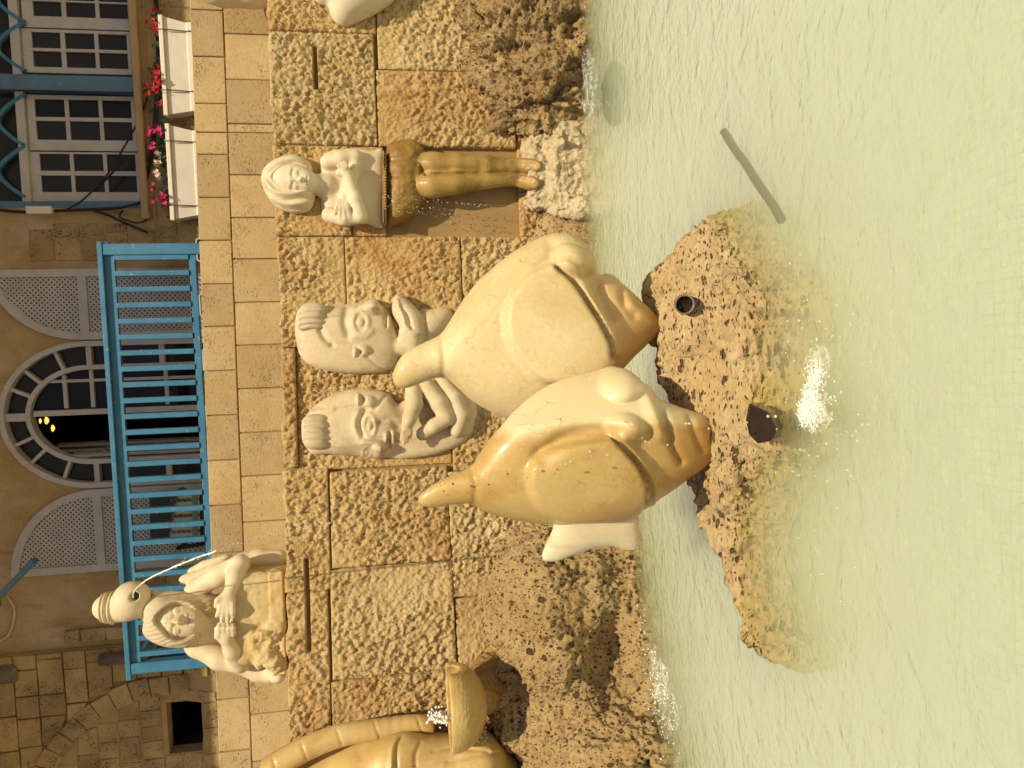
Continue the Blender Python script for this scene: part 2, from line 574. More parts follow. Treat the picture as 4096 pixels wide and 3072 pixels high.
def stone(name, ca, cb, stain=None, stain_amt=0.5, stain_scale=2.5, rough=0.85, pit=0.0, pit_scale=60.0, pit_col=(0.06, 0.035, 0.015),
          grain=0.25, bump_amt=0.5, bump_scale=70.0, vary=0.12, squash=(1, 1, 1), crack=0.0, coat=0.0, streak=None, streak_amt=0.5, facet=0.0, facet_scale=34.0, holes=0.0, hole_scale=45.0, low_stain=None, low_z=(0.2, 0.7), bump_dist=0.006, dry=None):
    m, nt, b = new_mat(name)
    v = position(nt); vs = position(nt, squash)
    n1 = noise(nt, v, 3.0, 5, 0.6)
    col = mixc(nt, ramp(nt, n1, [(0.3, 0.0), (0.7, 1.0)]), ca, cb)
    if stain is not None:
        n2 = noise(nt, v, stain_scale, 6, 0.65, 0.4)
        lo = 0.62-0.25*stain_amt
        col = mixc(nt, ramp(nt, n2, [(lo-0.03, 0.0), (lo+0.24, 0.9)]), col, stain)
    if streak is not None:
        vv = position(nt, (5.0, 5.0, 0.7))
        n5 = noise(nt, vv, 1.6, 5, 0.6)
        lo = 0.66-0.22*streak_amt
        col = mixc(nt, ramp(nt, n5, [(lo, 0.0), (lo+0.12, 0.85)]), col, streak)
    n3 = noise(nt, vs, bump_scale, 6, 0.7)
    col = mixc(nt, grain, col, ramp(nt, n3, [(0.25, 0.25), (0.75, 1.0)]), 'MULTIPLY')
    hgt = n3
    if pit > 0:
        n4 = noise(nt, vs, pit_scale, 3, 0.6, 0.6)
        n6 = noise(nt, v, 5.0, 3, 0.5)
        pm = ramp(nt, math_(nt, 'ADD', n4, math_(nt, 'MULTIPLY', math_(nt, 'SUBTRACT', n6, 0.5), 0.35)), [(0.66-0.16*pit, 0.0), (0.72-0.12*pit, 1.0)])
        col = mixc(nt, math_(nt, 'MULTIPLY', pm, 0.8), col, pit_col)  # pits coloured dark: dirt plus painted shade inside them
        hgt = math_(nt, 'SUBTRACT', n3, math_(nt, 'MULTIPLY', pm, 1.6))
    if low_stain is not None:      # rust coloured deposit that the dripping water left low on the stone
        g2 = nt.nodes.new('ShaderNodeNewGeometry'); sx = nt.nodes.new('ShaderNodeSeparateXYZ'); L(nt, g2.outputs['Position'], sx.inputs[0])
        zz = math_(nt, 'ADD', sx.outputs[2], math_(nt, 'MULTIPLY', math_(nt, 'SUBTRACT', noise(nt, v, 3.5, 5, 0.6, 0.5), 0.5), 0.7))
        mr = nt.nodes.new('ShaderNodeMapRange'); mr.inputs[1].default_value = low_z[0]; mr.inputs[2].default_value = low_z[1]; mr.inputs[3].default_value = 0.9; mr.inputs[4].default_value = 0.0
        L(nt, zz, mr.inputs[0])
        col = mixc(nt, mr.outputs[0], col, low_stain)
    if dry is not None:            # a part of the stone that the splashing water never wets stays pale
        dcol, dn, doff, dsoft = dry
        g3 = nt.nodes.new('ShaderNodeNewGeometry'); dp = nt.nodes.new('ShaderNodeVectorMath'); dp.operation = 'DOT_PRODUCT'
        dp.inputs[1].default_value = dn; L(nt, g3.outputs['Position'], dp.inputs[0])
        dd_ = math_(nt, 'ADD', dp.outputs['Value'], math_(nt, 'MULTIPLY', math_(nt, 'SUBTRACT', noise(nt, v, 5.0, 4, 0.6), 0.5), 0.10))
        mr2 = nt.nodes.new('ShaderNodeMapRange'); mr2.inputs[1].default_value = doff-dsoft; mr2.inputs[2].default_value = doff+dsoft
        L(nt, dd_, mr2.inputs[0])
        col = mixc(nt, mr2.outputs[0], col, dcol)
    if facet > 0:
        wv0 = nt.nodes.new('ShaderNodeVectorMath'); wv0.operation = 'ADD'
        nn0 = nt.nodes.new('ShaderNodeTexNoise'); nn0.inputs['Scale'].default_value = 22.0; nn0.inputs['Detail'].default_value = 3
        sc0 = nt.nodes.new('ShaderNodeVectorMath'); sc0.operation = 'SCALE'; sc0.inputs['Scale'].default_value = 0.022
        L(nt, v, nn0.inputs['Vector']); L(nt, nn0.outputs['Color'], sc0.inputs[0]); L(nt, position(nt, (1, 1, 0.75), (0, 0.5, 0)), wv0.inputs[0]); L(nt, sc0.outputs[0], wv0.inputs[1])
        vf = nt.nodes.new('ShaderNodeTexVoronoi'); vf.inputs['Scale'].default_value = facet_scale
        L(nt, wv0.outputs[0], vf.inputs['Vector'])
        msk = ramp(nt, noise(nt, v, 4.0, 3, 0.6), [(0.38, 0.25), (0.55, 1.0)])
        hgt = math_(nt, 'ADD', math_(nt, 'MULTIPLY', hgt, 0.6), math_(nt, 'MULTIPLY', math_(nt, 'MULTIPLY', vf.outputs['Distance'], msk), facet))
    if holes > 0:
        for hs, th in ((hole_scale, 0.30), (hole_scale*0.42, 0.24), (hole_scale*2.1, 0.34)):
            vh = nt.nodes.new('ShaderNodeTexVoronoi'); vh.inputs['Scale'].default_value = hs
            wv1 = nt.nodes.new('ShaderNodeVectorMath'); wv1.operation = 'ADD'
            nn1 = nt.nodes.new('ShaderNodeTexNoise'); nn1.inputs['Scale'].default_value = hs*1.5; nn1.inputs['Detail'].default_value = 2
            sc1 = nt.nodes.new('ShaderNodeVectorMath'); sc1.operation = 'SCALE'; sc1.inputs['Scale'].default_value = 0.4/hs
            L(nt, vs, nn1.inputs['Vector']); L(nt, nn1.outputs['Color'], sc1.inputs[0]); L(nt, vs, wv1.inputs[0]); L(nt, sc1.outputs[0], wv1.inputs[1])
            L(nt, wv1.outputs[0], vh.inputs['Vector'])
            cs_ = nt.nodes.new('ShaderNodeSeparateColor'); L(nt, vh.outputs['Color'], cs_.inputs[0])
            # cell by cell: hole size varies, many cells have none
            rad = math_(nt, 'MULTIPLY', math_(nt, 'SUBTRACT', cs_.outputs[0], 1.0-holes), th/holes*1.5)
            hm = ramp(nt, math_(nt, 'SUBTRACT', rad, vh.outputs['Distance']), [(0.0, 0.0), (0.08, 1.0)])
            col = mixc(nt, math_(nt, 'MULTIPLY', hm, 0.95), col, pit_col)  # holes darkened the same way, grime and hollow shade in the colour
            hgt = math_(nt, 'SUBTRACT', hgt, math_(nt, 'MULTIPLY', hm, 1.3))
    if crack > 0:
        vo = nt.nodes.new('ShaderNodeTexVoronoi'); vo.feature = 'DISTANCE_TO_EDGE'
        vo.inputs['Scale'].default_value = 7.0
        wv = nt.nodes.new('ShaderNodeVectorMath'); wv.operation = 'ADD'
        nn = nt.nodes.new('ShaderNodeTexNoise'); nn.inputs['Scale'].default_value = 9.0
        sc = nt.nodes.new('ShaderNodeVectorMath'); sc.operation = 'SCALE'; sc.inputs['Scale'].default_value = 0.18
        L(nt, v, nn.inputs['Vector']); L(nt, nn.outputs['Color'], sc.inputs[0]); L(nt, v, wv.inputs[0]); L(nt, sc.outputs[0], wv.inputs[1])
        L(nt, wv.outputs[0], vo.inputs['Vector'])
        cm = ramp(nt, vo.outputs['Distance'], [(0.0, 1.0), (0.012, 0.0)])
        cm = math_(nt, 'MULTIPLY', cm, ramp(nt, noise(nt, v, 6.0, 2), [(0.5, 0.0), (0.62, crack)]))
        col = mixc(nt, cm, col, (0.28, 0.17, 0.06))
    if vary > 0:
        oi = nt.nodes.new('ShaderNodeObjectInfo')
        vr = ramp(nt, oi.outputs['Random'], [(0.0, 1.0-vary), (1.0, 1.0)])
        col = mixc(nt, 1.0, col, vr, 'MULTIPLY')
    L(nt, col, b.inputs['Base Color'])
    b.inputs['Roughness'].default_value = rough
    b.inputs['Specular IOR Level'].default_value = 0.35
    if coat > 0:
        b.inputs['Coat Weight'].default_value = coat
        b.inputs['Coat Roughness'].default_value = 0.12
    if bump_amt > 0:
        L(nt, bump(nt, hgt, bump_amt, bump_dist), b.inputs['Normal'])
    return m
def paint(name, c, c2=None, rough=0.5, chip=0.0, metal=0.0, bump_amt=0.15, grain=0.2):
    m, nt, b = new_mat(name)
    v = position(nt)
    n = noise(nt, v, 6.0, 5, 0.6)
    col = mixc(nt, ramp(nt, n, [(0.3, 0.0), (0.7, 1.0)]), c, c2 if c2 else tuple(x*0.8 for x in c))
    if chip > 0:
        n2 = noise(nt, v, 28.0, 5, 0.7)
        col = mixc(nt, ramp(nt, n2, [(0.66-0.1*chip, 0.0), (0.69-0.1*chip, 0.8)]), col, (0.35, 0.3, 0.22))
    n3 = noise(nt, v, 90.0, 4, 0.6)
    col = mixc(nt, grain, col, ramp(nt, n3, [(0.3, 0.5), (0.7, 1.0)]), 'MULTIPLY')
    L(nt, col, b.inputs['Base Color'])
    b.inputs['Roughness'].default_value = rough
    b.inputs['Metallic'].default_value = metal
    if bump_amt: L(nt, bump(nt, n3, bump_amt, 0.003), b.inputs['Normal'])
    return m
def glass_mat(name, c=(0.02, 0.022, 0.022), rough=0.08):
    m, nt, b = new_mat(name)
    b.inputs['Base Color'].default_value = (*c, 1)
    b.inputs['Roughness'].default_value = rough
    b.inputs['Specular IOR Level'].default_value = 0.22
    return m
def glow(name, c, s):
    m, nt, b = new_mat(name)
    b.inputs['Base Color'].default_value = (*c, 1)
    b.inputs['Emission Color'].default_value = (*c, 1)
    b.inputs['Emission Strength'].default_value = s
    return m

MAT = {}
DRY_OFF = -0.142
MAT['wall'] = stone('chiselled_limestone', (0.66, 0.48, 0.235), (0.54, 0.36, 0.145), stain=(0.42, 0.20, 0.055), stain_amt=0.5, stain_scale=1.4, grain=0.35,
                    bump_amt=0.9, bump_scale=85, vary=0.1, facet=0.9, facet_scale=44, bump_dist=0.016, streak=(0.42, 0.23, 0.07), streak_amt=0.4)
MAT['wall_grey'] = stone('paler_limestone', (0.66, 0.50, 0.26), (0.55, 0.39, 0.17), stain=(0.54, 0.35, 0.13), stain_amt=0.45, stain_scale=2.0, grain=0.4,
                    bump_amt=0.9, bump_scale=85, vary=0.1, facet=0.9, facet_scale=44, bump_dist=0.016)
MAT['wall_wet'] = stone('wet_stained_limestone', (0.30, 0.18, 0.065), (0.38, 0.24, 0.10), stain=(0.2, 0.11, 0.04), stain_amt=0.5, rough=0.4, grain=0.4, bump_amt=0.8, bump_scale=50, vary=0.05, facet=1.2, bump_dist=0.012)
MAT['backing'] = stone('mortar', (0.22, 0.15, 0.08), (0.16, 0.11, 0.06), bump_amt=0.3, vary=0)
MAT['ashlar'] = stone('sawn_travertine', (0.60, 0.46, 0.25), (0.53, 0.38, 0.18), stain=(0.5, 0.33, 0.14), stain_amt=0.45, stain_scale=4.0, pit=0.42, pit_scale=95, grain=0.35,
                      bump_amt=0.4, bump_scale=90, vary=0.25, squash=(0.6, 0.6, 1.3), pit_col=(0.2, 0.115, 0.04))
MAT['joint'] = stone('dark_joint', (0.36, 0.24, 0.10), (0.26, 0.16, 0.065), bump_amt=0.3, vary=0)
MAT['marble'] = stone('pale_limestone', (0.70, 0.61, 0.44), (0.62, 0.51, 0.33), stain=(0.55, 0.41, 0.2), stain_amt=0.4, rough=0.6, grain=0.16, bump_amt=0.12, bump_scale=80, vary=0, crack=0.35, streak=(0.5, 0.38, 0.2), streak_amt=0.3)
MAT['marble_gold'] = stone('yellowed_limestone', (0.62, 0.47, 0.21), (0.52, 0.35, 0.12), stain=(0.40, 0.21, 0.05), stain_amt=0.55, rough=0.42, grain=0.25, bump_amt=0.15, bump_scale=70, vary=0, crack=0.4, coat=0.08)
MAT['weathered'] = stone('weathered_relief_limestone', (0.69, 0.57, 0.38), (0.60, 0.47, 0.28), stain=(0.47, 0.34, 0.19), stain_amt=0.5, stain_scale=4, rough=0.7, grain=0.3, bump_amt=0.3, bump_scale=60, vary=0, crack=0.5, streak=(0.36, 0.27, 0.17), streak_amt=0.45)
MAT['hair'] = stone('combed_limestone', (0.66, 0.56, 0.39), (0.50, 0.39, 0.23), stain=(0.5, 0.37, 0.17), stain_amt=0.35, rough=0.7, grain=0.35, bump_amt=0.6, bump_scale=60, vary=0, squash=(1.6, 0.6, 0.22))
MAT['fish'] = stone('polished_cream_limestone', (0.72, 0.60, 0.35), (0.63, 0.49, 0.25), stain=(0.54, 0.38, 0.15), stain_amt=0.45, stain_scale=2.2, rough=0.55, grain=0.28, bump_amt=0.14, bump_scale=60,
                    vary=0, crack=0.7, coat=0.04, low_stain=(0.52, 0.28, 0.07), low_z=(0.12, 0.62))
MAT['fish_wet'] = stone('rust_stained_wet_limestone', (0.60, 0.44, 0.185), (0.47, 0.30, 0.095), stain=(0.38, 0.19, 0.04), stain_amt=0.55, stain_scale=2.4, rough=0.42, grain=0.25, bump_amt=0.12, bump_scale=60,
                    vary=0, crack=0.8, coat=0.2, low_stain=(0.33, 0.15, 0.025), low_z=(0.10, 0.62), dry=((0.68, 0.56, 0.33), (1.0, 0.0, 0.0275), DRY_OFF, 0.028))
MAT['skirt'] = stone('algae_gold_wet_stone', (0.36, 0.22, 0.05), (0.24, 0.13, 0.025), stain=(0.13, 0.07, 0.02), stain_amt=0.5, stain_scale=7, rough=0.5, grain=0.4, bump_amt=0.6, bump_scale=60, vary=0, coat=0.06)
MAT['leg'] = stone('stained_wet_stone', (0.44, 0.30, 0.10), (0.3, 0.175, 0.04), stain=(0.13, 0.07, 0.02), stain_amt=0.5, stain_scale=6, rough=0.5, grain=0.35, bump_amt=0.25, bump_scale=60, vary=0, coat=0.05)
MAT['rock'] = stone('pitted_kurkar', (0.52, 0.37, 0.175), (0.39, 0.255, 0.11), stain=(0.4, 0.25, 0.09), stain_amt=0.4, grain=0.5, bump_amt=1.0, bump_scale=60, vary=0, squash=(1, 1, 0.7), holes=0.6, hole_scale=40, pit_col=(0.07, 0.038, 0.014), bump_dist=0.014)
MAT['rock_dark'] = stone('weathered_kurkar', (0.50, 0.35, 0.16), (0.33, 0.21, 0.085), stain=(0.2, 0.12, 0.05), stain_amt=0.45, grain=0.5, bump_amt=1.0, bump_scale=60, vary=0, facet=2.0, facet_scale=26, holes=0.4, hole_scale=46, pit_col=(0.05, 0.028, 0.01), bump_dist=0.016)
MAT['rock_pale'] = stone('pale_chipped_rock', (0.64, 0.53, 0.35), (0.54, 0.42, 0.23), stain=(0.5, 0.36, 0.16), stain_amt=0.35, grain=0.45, bump_amt=1.0, bump_scale=55, vary=0, facet=1.6, facet_scale=30, bump_dist=0.016)
MAT['base'] = stone('pale_stone_base', (0.66, 0.54, 0.34), (0.56, 0.42, 0.2), stain=(0.5, 0.34, 0.12), stain_amt=0.5, grain=0.3, bump_amt=0.5, bump_scale=40, vary=0)
MAT['island'] = stone('sun_bleached_kurkar', (0.66, 0.49, 0.265), (0.52, 0.365, 0.17), stain=(0.48, 0.31, 0.12), stain_amt=0.35, grain=0.45, bump_amt=1.0, bump_scale=55, vary=0, squash=(0.45, 1.6, 1.2), holes=0.55, hole_scale=42, pit_col=(0.1, 0.055, 0.02), bump_dist=0.014, low_stain=(0.46, 0.33, 0.08), low_z=(-0.16, 0.01))
MAT['plaster'] = stone('ochre_plaster', (0.52, 0.375, 0.19), (0.40, 0.27, 0.12), stain=(0.54, 0.46, 0.32), stain_amt=0.6, stain_scale=1.6, grain=0.35, streak=(0.33, 0.2, 0.08), streak_amt=0.45, bump_amt=0.4, bump_scale=40, vary=0)
MAT['oldstone'] = stone('old_sandstone', (0.60, 0.44, 0.22), (0.46, 0.32, 0.14), stain=(0.36, 0.26, 0.15), stain_amt=0.5, stain_scale=5, pit=0.55, pit_scale=60, grain=0.35, bump_amt=0.5, bump_scale=60, vary=0.3)
MAT['mortar'] = stone('pale_mortar', (0.5, 0.37, 0.2), (0.4, 0.28, 0.14), grain=0.3, bump_amt=0.4, vary=0)
MAT['blue'] = paint('blue_paint', (0.055, 0.225, 0.38), (0.04, 0.165, 0.30), 0.45, chip=0.4)
MAT['blue_dull'] = paint('weathered_blue_paint', (0.10, 0.22, 0.34), (0.08, 0.17, 0.28), 0.6, chip=0.3)
MAT['blue_deep'] = paint('deep_blue_paint', (0.02, 0.05, 0.22), (0.015, 0.035, 0.15), 0.5)
MAT['teal_wood'] = paint('faded_teal_board', (0.20, 0.24, 0.22), (0.26, 0.26, 0.20), 0.7, chip=0.4)
MAT['white'] = paint('white_paint', (0.54, 0.53, 0.52), (0.44, 0.43, 0.42), 0.5, chip=0.25)
MAT['plastic'] = paint('white_plastic', (0.78, 0.72, 0.62), (0.7, 0.63, 0.52), 0.45, grain=0.08)
MAT['sill'] = stone('sill_stone', (0.5, 0.36, 0.2), (0.42, 0.29, 0.15), grain=0.25, bump_amt=0.25, vary=0)
MAT['pane'] = glass_mat('window_glass', (0.028, 0.027, 0.024), 0.12)
MAT['pane_dark'] = glass_mat('dark_glass', (0.012, 0.011, 0.01), 0.06)
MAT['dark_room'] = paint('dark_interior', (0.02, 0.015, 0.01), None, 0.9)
MAT['cable'] = paint('black_cable', (0.012, 0.010, 0.010), None, 0.6, grain=0)
MAT['cable_w'] = paint('pale_cable', (0.6, 0.5, 0.35), None, 0.6, grain=0)
MAT['chair'] = paint('dark_green_plastic', (0.012, 0.022, 0.018), None, 0.5, grain=0)
MAT['metal'] = paint('weathered_grey_pipe', (0.22, 0.18, 0.14), (0.1, 0.075, 0.05), 0.55, chip=0.3, metal=0.2)
MAT['dark_fit'] = paint('dark_wet_fitting', (0.035, 0.022, 0.012), (0.02, 0.012, 0.008), 0.12, grain=0)
MAT['pipe_green'] = paint('algae_pipe', (0.035, 0.038, 0.02), (0.02, 0.022, 0.014), 0.8)
MAT['leaf'] = paint('leaf_green', (0.035, 0.07, 0.02), (0.05, 0.085, 0.03), 0.6, grain=0)
MAT['red'] = paint('red_petal', (0.55, 0.008, 0.015), (0.4, 0.005, 0.01), 0.6, grain=0)
MAT['pink'] = paint('pink_petal', (0.6, 0.03, 0.16), (0.5, 0.02, 0.12), 0.6, grain=0)
MAT['cream'] = paint('cream_petal', (0.7, 0.5, 0.38), (0.75, 0.68, 0.55), 0.6, grain=0)
MAT['lamp'] = glow('lamp_glow', (1.0, 0.55, 0.12), 1.6)
m, nt, b = new_mat('foam')
b.inputs['Base Color'].default_value = (0.85, 0.85, 0.8, 1); b.inputs['Roughness'].default_value = 0.35
b.inputs['Subsurface Weight'].default_value = 0.0
MAT['foam'] = m
m, nt, b = new_mat('water_drop')
b.inputs['Base Color'].default_value = (0.9, 0.9, 0.85, 1); b.inputs['Roughness'].default_value = 0.04
b.inputs['Transmission Weight'].default_value = 0.75; b.inputs['IOR'].default_value = 1.33
MAT['drop'] = m
# pool floor: small mosaic tiles
m, nt, b = new_mat('pool_mosaic')
v = position(nt)
wn_ = nt.nodes.new('ShaderNodeTexNoise'); wn_.inputs['Scale'].default_value = 5.0; wn_.inputs['Detail'].default_value = 3
L(nt, v, wn_.inputs['Vector'])
s1 = nt.nodes.new('ShaderNodeVectorMath'); s1.operation = 'SCALE'; s1.inputs['Scale'].default_value = 0.035
L(nt, wn_.outputs['Color'], s1.inputs[0])
a1 = nt.nodes.new('ShaderNodeVectorMath'); a1.operation = 'ADD'
L(nt, v, a1.inputs[0]); L(nt, s1.outputs[0], a1.inputs[1])
br = nt.nodes.new('ShaderNodeTexBrick')
br.offset = 0.0
br.inputs['Scale'].default_value = 1.0
br.inputs['Brick Width'].default_value = 0.028; br.inputs['Row Height'].default_value = 0.028
br.inputs['Mortar Size'].default_value = 0.0018; br.inputs['Mortar Smooth'].default_value = 0.3
br.inputs['Color1'].default_value = (0.52, 0.62, 0.42, 1); br.inputs['Color2'].default_value = (0.47, 0.58, 0.38, 1)
br.inputs['Mortar'].default_value = (0.28, 0.31, 0.16, 1)
L(nt, a1.outputs[0], br.inputs['Vector'])
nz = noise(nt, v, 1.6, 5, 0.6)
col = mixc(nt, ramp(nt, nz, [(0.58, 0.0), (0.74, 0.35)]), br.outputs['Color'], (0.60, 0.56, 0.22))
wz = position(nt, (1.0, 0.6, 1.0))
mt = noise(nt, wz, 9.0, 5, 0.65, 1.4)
col = mixc(nt, 1.0, col, ramp(nt, mt, [(0.36, (0.80, 0.84, 0.80)), (0.5, (0.95, 0.95, 0.9)), (0.66, (1.0, 1.0, 1.0))]), 'MULTIPLY')  # caustic-like light and dark mottling painted into the tile colour
L(nt, col, b.inputs['Base Color']); b.inputs['Roughness'].default_value = 0.6
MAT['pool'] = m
# water: clear rippled surface over faintly milky, green body
m, nt, b = new_mat('pool_water')
nt.nodes.remove(b)
out = nt.nodes['Material Output']
v = position(nt, (1.0, 1.3, 1.0))
h1 = noise(nt, v, 7.0, 4, 0.55, 0.8)
h2 = noise(nt, v, 26.0, 3, 0.6, 0.5)
hh = math_(nt, 'ADD', h1, math_(nt, 'MULTIPLY', h2, 0.35))
nb = bump(nt, hh, 0.65, 0.03)
tr = nt.nodes.new('ShaderNodeBsdfTransparent'); tr.inputs['Color'].default_value = (0.97, 1.0, 0.95, 1)
gl = nt.nodes.new('ShaderNodeBsdfGlossy'); gl.inputs['Roughness'].default_value = 0.07
L(nt, nb, gl.inputs['Normal'])
fr = nt.nodes.new('ShaderNodeFresnel'); fr.inputs['IOR'].default_value = 1.33
L(nt, nb, fr.inputs['Normal'])
mx = nt.nodes.new('ShaderNodeMixShader')
L(nt, fr.outputs[0], mx.inputs[0]); L(nt, tr.outputs[0], mx.inputs[1]); L(nt, gl.outputs[0], mx.inputs[2])
L(nt, mx.outputs[0], out.inputs['Surface'])
vs_ = nt.nodes.new('ShaderNodeVolumeScatter')
vs_.inputs['Color'].default_value = (0.915, 0.985, 0.71, 1); vs_.inputs['Density'].default_value = 3.4; vs_.inputs['Anisotropy'].default_value = 0.3
L(nt, vs_.outputs[0], out.inputs['Volume'])
MAT['water'] = m

m, nt, b = new_mat('foam_sheet')
v = position(nt)
fn_ = noise(nt, v, 42.0, 6, 0.75, 0.6)
fm_ = noise(nt, v, 9.0, 3, 0.6)
fa = ramp(nt, math_(nt, 'ADD', math_(nt, 'MULTIPLY', fn_, 0.6), math_(nt, 'MULTIPLY', fm_, 0.4)), [(0.47, 0.0), (0.66, 0.75)])
b.inputs['Base Color'].default_value = (0.82, 0.83, 0.76, 1); b.inputs['Roughness'].default_value = 1.0; b.inputs['Specular IOR Level'].default_value = 0.1
L(nt, fa, b.inputs['Alpha'])
MAT['foam_sheet'] = m
# ------------------------------------------------------------------ ground, pool and water
rng = random.Random(7)
mb = MB(); mb.add([(-60, -60, -0.5), (60, -60, -0.5), (60, 60, -0.5), (-60, 60, -0.5)], [(0, 1, 2, 3)])
tag(obj('ground', mb.mesh('ground'), None, MAT['ashlar']), kind='structure')
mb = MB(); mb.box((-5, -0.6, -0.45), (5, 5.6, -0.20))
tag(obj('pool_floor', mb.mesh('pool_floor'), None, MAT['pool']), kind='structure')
mb = MB(); mb.box((-4.9, -0.5, -0.196), (4.9, 5.5, 0.0))
tag(obj('water', mb.mesh('water'), None, MAT['water']), kind='structure')

# ------------------------------------------------------------------ fountain wall of chiselled slabs
WTOP = 1.97
fw = thing('fountain_wall', 'rough chiselled limestone wall of big slabs rising behind the pool', 'wall', (0, 4.9, -0.3))
FWL = np.array(fw.location)
def chisel(x, z, seed, amp=1.0):
    """scooped point-chisel marks: shallow dents with ridges between, running a little aslant"""
    u, v = x*0.95+z*0.35, z*1.0-x*0.25
    w = fbm(np.stack([x*14, z*14, np.full(len(x), seed*1.7)], 1), 5, 3)*0.012
    P = np.stack([(u+w)*37, (v-w)*25, np.full(len(x), seed*3.1)], 1)
    fa = facets(P, seed*13, 0.3)
    fb_ = facets(P*np.array([2.1, 2.1, 1])+11, seed*13+5, 0.3)
    f1, f2 = worley(np.stack([(u-w)*30, (v+w)*20, np.full(len(x), seed*2.3)], 1), seed)
    big = fbm(np.stack([x*4, z*4, np.full(len(x), seed+0.5)], 1), 9, 3)
    fine = fbm(np.stack([x*60, z*50, np.full(len(x), seed+0.2)], 1), 11, 3)
    d = 0.0165*fa+0.009*fb_+0.017*np.minimum(f1, 1.0)+0.009*big+0.005*fine
    flat = np.clip(fbm(np.stack([x*2.3, z*2.3, np.full(len(x), seed*0.7+4)], 1), 31, 2)*1.5+0.85, 0.25, 1)
    return d*amp*flat
def slab(px, off=0.0, amp=1.0, mat='wall', seed=0, slot=None, name='slab', step=0.0078, edge=0.005, top=None):
    x0, x1, y0, y1 = px
    xm, ym = (x0+x1)/2, (y0+y1)/2
    zt = atw(x0, ym)[2] if top is None else top
    zb = atw(x1, ym)[2]
    xl = atw(xm, y1)[0]; xr = atw(xm, y0)[0]
    g = 0.0018
    xl += g; xr -= g; zb += g; zt -= g
    nx = max(3, int((xr-xl)/step)); nz = max(3, int((zt-zb)/step))
    gx = np.linspace(xl, xr, nx+1); gz = np.linspace(zb, zt, nz+1)
    X, Z = np.meshgrid(gx, gz, indexing='ij')
    x = X.ravel(); z = Z.ravel()
    hgt = chisel(x, z, seed, amp)
    db = np.minimum(np.minimum(x-xl, xr-x), np.minimum(z-zb, zt-z))
    # crumbly arrises
    e = np.clip(1-db/0.014, 0, 1)
    hgt = hgt*(1-0.3*e)-edge*e*e*(0.6+0.4*vnoise(np.stack([x*30, z*30, x*0+seed], 1), 3))
    # squared-off margin strips that the mason left along some edges
    xj = x+0; zj = z+0
    if top is not None:
        m = z > zt-1e-6
        zj = np.where(m, zt+0.012*vnoise(np.stack([x*14, x*0, x*0+seed], 1), 8), z)
    Y = wallY(x)+off-hgt
    if slot is not None:
        sx0, sx1, sz0, sz1 = slot
        m = (x > sx0) & (x < sx1) & (z > sz0) & (z < sz1)
        Y = np.where(m, Y+0.16, Y)
    V = np.stack([xj, Y, zj], 1)
    idx = np.arange(len(x)).reshape(nx+1, nz+1)
    F = np.stack([idx[:-1, :-1], idx[1:, :-1], idx[1:, 1:], idx[:-1, 1:]], -1).reshape(-1, 4)
    # sides and back
    ring = np.concatenate([idx[:, 0], idx[-1, 1:], idx[-2::-1, -1], idx[0, -2:0:-1]])
    B = V[ring].copy(); B[:, 1] = wallY(B[:, 0])+0.22
    nb = len(ring); base = len(V)
    r2 = base+np.arange(nb)
    S = np.stack([np.roll(ring, -1), ring, r2, np.roll(r2, -1)], 1)
    V = np.concatenate([V, B])
    me = mesh_np(name, V-FWL, np.concatenate([F, S]), True)
    return obj(name, me, fw, MAT[mat])
sl1 = (atw(1260, 360)[0], atw(1260, 180)[0], atw(1268, 270)[2], atw(1253, 270)[2])
sl2 = (atw(1232, 2612)[0], atw(1232, 2232)[0], atw(1241, 2420)[2], atw(1225, 2420)[2])
slab((1078, 1500, -140, 128), seed=1, top=WTOP)
slab((1085, 1502, 132, 578), seed=2, mat='wall_grey', slot=sl1, top=WTOP)
slab((1108, 1400, 582, 943), seed=3, top=WTOP, amp=1.0)
slab((1505, 2060, -140, 283), seed=4, mat='wall_grey')
slab((1508, 2060, 287, 588), seed=5)
slab((1402, 1540, 582, 943), seed=6, off=0.02, amp=0.4)
slab((1540, 2080, 592, 943), seed=7, mat='wall_wet', off=0.055, amp=0.55)
slab((1115, 1384, 947, 1388), seed=8, top=WTOP)
slab((1386, 1848, 947, 1390), seed=9)
slab((1850, 2260, 947, 1390), seed=10)
slab((1128, 1186, 1392, 1872), seed=11, top=WTOP, amp=0.8)
slab((1188, 1800, 1392, 1872), seed=12, off=0.03)
slab((1802, 2300, 1392, 1872), seed=13)
slab((1130, 1318, 1876, 2366), seed=14, slot=sl2, top=WTOP, amp=0.9)
slab((1140, 1322, 2370, 3170), seed=15, slot=sl2, top=WTOP, amp=0.9)
slab((1322, 1798, 1876, 2258), seed=16)
slab((1324, 1820, 2262, 2698), seed=17, mat='wall_grey')
slab((1800, 2200, 1876, 2376), seed=18, mat='wall_grey')
slab((1826, 2200, 2380, 2698), seed=19)
slab((1330, 1836, 2704, 3170), seed=20)
slab((1840, 2240, 2704, 3170), seed=21, mat='wall_wet')
slab((2062, 2420, -140, 943), seed=23, off=0.02)
slab((2262, 2440, 947, 3170), seed=24, off=0.02)
mb = MB()       # core behind the slabs, dark in the joints
xs = np.linspace(-2.6, 2.9, 12)
for a, c in zip(xs[:-1], xs[1:]):
    ya, yc = float(wallY(a)), float(wallY(c))
    vs = [(a, ya+0.045, -0.33), (c, yc+0.045, -0.33), (c, 5.42, -0.33), (a, 5.42, -0.33), (a, ya+0.045, WTOP-0.02), (c, yc+0.045, WTOP-0.02), (c, 5.42, WTOP-0.02), (a, 5.42, WTOP-0.02)]
    mb.add([np.array(q)-FWL for q in vs], [(0, 1, 5, 4), (4, 5, 6, 7)])
obj('core', mb.mesh('core'), fw, MAT['joint'])
